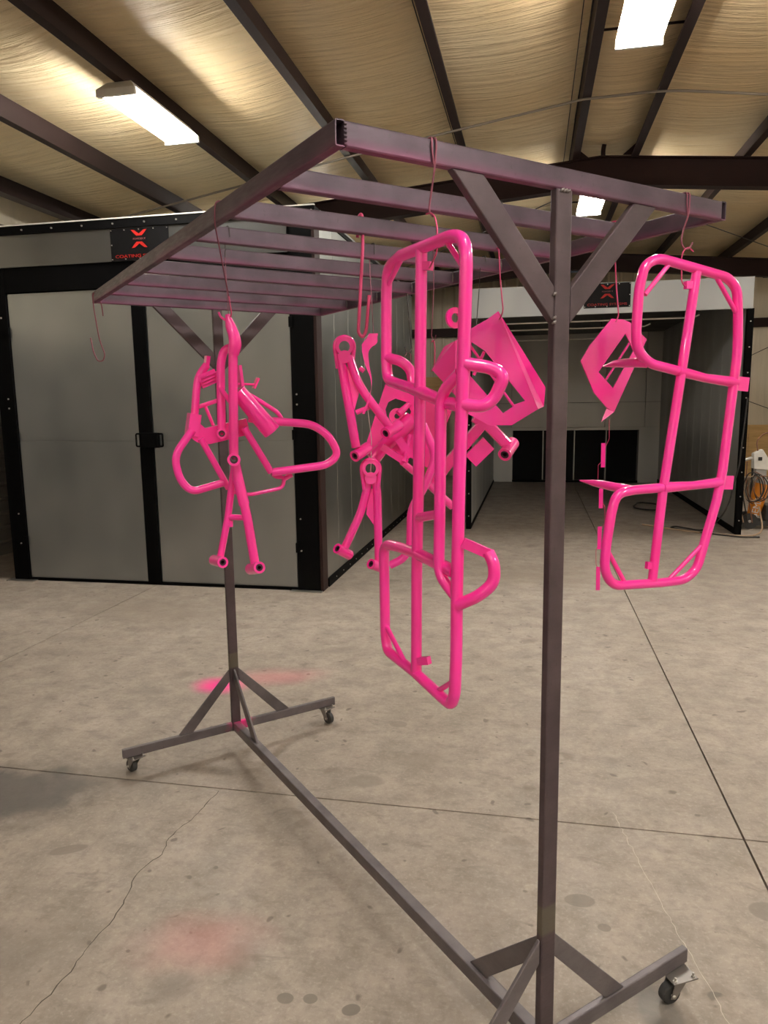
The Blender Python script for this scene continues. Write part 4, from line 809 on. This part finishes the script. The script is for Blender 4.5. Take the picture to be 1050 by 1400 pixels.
T.taper('barrel', 'm3_shaft', [(0, .030), (.2, .030), (.22, .024), (.7, .024), (.72, .033), (1, .033)], n=20); T.flat('arm', 'm3_arm1', .024, .012); T.flat('arm', 'm3_arm2', .030, .010); T.tube('arm_tube', 'm3_arm3', .008); T.taper('hub', 'm3_hub', [(0, .014), (.5, .018), (1, .010)]); T.taper('stub_shaft', 'm3_stub', [(0, .012), (.4, .014), (.6, .018), (1, .016)])
T = Th('skid_plate', 'm4_plate', 'flat pink skid plate with a large round hole behind the suspension arms', 'plate')
T.sheet('plate', 'm4_plate', ('m4_hole',), .004)
mb = MB(); ringcyl(mb, *PTS['m4_disc'], .030, .010, 20); mb.build('disc', 'pink', T.r, T.o)
T = Th('suspension_arm', 'm5_legA', 'darker pink boxed suspension arm poking out right below the large sheet guard', 'suspension arm', 'pink suspension arms')
sq = [(.021, .021), (-.021, .021), (-.021, -.021), (.021, -.021)]
for kk in ('m5_legA', 'm5_legB'):
    mb = MB(); sweep(mb, fillet(PTS[kk], .02, 3), 1, prof=sq); mb.bevelled('box_arm', 'pink', T.r, .006, T.o)
T.bush('bushing', 'm5_bush', .026); T.flat('channel', 'm5_channel', .060, .03)
T = Th('bent_guard', 'm6_tube', 'zigzag bent pink guard tube behind the center of the front cargo rack', 'tube')
T.tube('guard_tube', 'm6_tube', .0145, .04)
T = Th('lever_arm', 'm7_strap', 'twisted flat pink lever hanging behind the wishbone arm with ring joint', 'lever')
P = fillet(PTS['m7_strap'], .03, 5); mb = MB(); ws = []
nP = len(P)
vv = []; ff = []
for i, p in enumerate(P):
    u = i/(nP-1); wd = .012+.012*math.exp(-((u-.14)/.12)**2)+.002*math.sin(6*u); an = .9*u*2.2
    W = Vector((math.cos(an)*.85, -math.cos(an)*.52, 0))*wd; D_ = Vector((.52, .85, 0))*.0025
    vv += [p+W+D_-T.o, p-W+D_-T.o, p-W-D_-T.o, p+W-D_-T.o]
for i in range(nP-1):
    for k in range(4): ff.append((4*i+k, 4*i+(k+1) % 4, 4*i+4+(k+1) % 4, 4*i+4+k))
ff += [(0, 1, 2, 3), (4*nP-1, 4*nP-2, 4*nP-3, 4*nP-4)]
obj('lever_blade', vv, ff, 'pink', T.r); T.wire('m7_wire', .0014, 'wire_half')
# sheet guards
T = Th('sheet_guard', 'g1_front', 'large bent pink sheet guard with angled cutout, left of the near post', 'guard', 'bent pink sheet guards')
T.sheet('face', 'g1_front', ('g1_hole',), .0035); T.sheet('side_flange', 'g1_right', (), .0035); T.sheet('side_flange', 'g1_left', (), .0035); T.tube('rod', 'g1_rod', .0045); T.tube('rod', 'g1_rod2', .0055); T.wire('g1_wire', .0022); T.wire('g1_wire2', .0016, 'wire_dark')
T = Th('sheet_guard', 'g2_front', 'smaller bent pink sheet guard with angled cutout, right of the near post', 'guard', 'bent pink sheet guards')
T.sheet('face', 'g2_front', ('g2_hole',), .0035); T.sheet('tip', 'g2_tip', (), .003); T.tube('rod', 'g2_rod', .0035); T.wire('g2_wire', .0022)
for k, wh in enumerate(('topmost', 'second from the top', 'third from the top', 'bottom')):
    T = Th('sample_tag', 't%d' % (k+1), 'small pink metal strip hanging in the vertical chain, %s' % wh, 'strip', 'small pink strips in a chain')
    p, q = (Vector(x) for x in PTS['t%d' % (k+1)]); h_ = Vector((.85, -.524, 0)); n_ = Vector((.524, .85, 0))
    sheet('strip', [p+h_*.0065, q+h_*.0065, q-h_*.0065, p-h_*.0065], [], .002, 'pink', T.r, T.o, n_)
    T.wire('t_wire%d' % (k+1), .0009, 'wire_pink', .004)
# hooks over the bars
def hook(name, pts, r, mat, label, bend=.012, n=6):
    o = Vector(pts[0]); rr = empty(name, RZ @ o, PH, label, 'hook', 'wire hooks on the rack'); tube('wire', pts, r, mat, rr, o, bend, n, 4); return rr
yb = lambda k: TW/2 if k == 0 else .012+k*.3048
hook('wire_hook', hook_over(yb(0), -.378, 0, PTS['p1_hook_low']), .0022, 'wire_half', 'wire hook over the front beam holding the edge-on cargo rack')
hook('wire_hook', hook_over(yb(0), .447, 0, PTS['p2_hook_low']), .0022, 'wire_half', 'wire hook over the right end of the front beam')
hook('wire_hook', [(XL+TW+.004, .66, HT-.03), (XL+TW+.003, .665, HT+.004), (XL-.003, .672, HT+.004), (XL-.004, .68, HT-.02), (XL-.003, .688, HT-TH), PTS['wireB'][0]], .0020, 'wire_half', 'long wire over the left side beam running down to the pink arms')
hook('wire_hook', [(-.484, yb(3)-TW/2-.004, HT-.03), (-.486, yb(3)-TW/2-.003, HT+.003), (-.49, yb(3)+TW/2+.003, HT+.003), (-.49, yb(3)+TW/2+.004, HT-.06), PTS['wireA'][0]], .0014, 'wire_dark', 'thin dark wire over the fourth bar beside the left pink arms')
hook('wire_hook', [(.028, yb(3)-TW/2-.004, HT-.035), (.03, yb(3)-TW/2-.003, HT+.003), (.03, yb(3)+TW/2+.003, HT+.003), (.03, yb(3)+TW/2+.004, HT-.06), PTS['m7_wire'][0]], .0016, 'wire_dark', 'dark wire over a bar holding the twisted lever')
hook('wire_hook', [(.07, yb(1)-TW/2-.004, HT-.03), (.07, yb(1)-TW/2-.003, HT+.004), (.074, yb(1)+TW/2+.003, HT+.004), (.074, yb(1)+TW/2+.003, HT-.04)], .002, 'wire_dark', 'short empty dark hook over the second bar left of the near post')
hook('wire_hook', [(.53, yb(1)-TW/2-.004, HT-.02), (.53, yb(1)-TW/2-.003, HT+.004), (.526, yb(1)+TW/2+.003, HT+.004), (.526, yb(1)+TW/2+.003, HT-.05), PTS['g2_wire'][0]], .002, 'wire_pink', 'pink wire over the second bar holding the smaller sheet guard')
hook('wire_hook', [(.312, yb(2)-TW/2-.004, HT-.02), (.312, yb(2)-TW/2-.003, HT+.004), (.314, yb(2)+TW/2+.003, HT+.004), (.314, yb(2)+TW/2+.003, HT-.05), PTS['g1_wire'][0]], .002, 'wire_pink', 'pink wire over the third bar holding the large sheet guard')
hook('wire_hook', [(.516, yb(3)-TW/2-.004, HT-.02), (.516, yb(3)-TW/2-.003, HT+.004), (.516, yb(3)+TW/2+.003, HT+.004), (.516, yb(3)+TW/2+.003, HT-.05), PTS['g1_wire2'][0]], .0016, 'wire_dark', 'thin dark wire over the fourth bar left of the near post')
r_ = empty('strap_hook', RZ @ Vector(PTS['strap_hook'][0]), PH, 'flat pink J-shaped strap hook hanging empty from the third bar', 'hook', 'wire hooks on the rack'); tube('strap', PTS['strap_hook'], .005, 'wire_pink', r_, PTS['strap_hook'][0], .02, 8)
hook('wire_hook', PTS['empty_hook'], .0028, 'wire_half', 'long empty J hook on the far left corner of the rack', .03)
hook('wire_hook', PTS['loose1'], .0028, 'wire_dark', 'dark S hook behind the upper loop of the edge-on cargo rack'); hook('wire_hook', PTS['loose1b'], .0018, 'wire_half', 'thin wire hanging from the dark S hook')
hook('wire_hook', PTS['loose2'], .0018, 'wire_half', 'thin wire seen between the two near tubes of the edge-on rack'); hook('wire_hook', PTS['loose2b'], .0022, 'wire_pink', 'short pink wire ending at the large sheet guard')
bpy.context.view_layer.update()
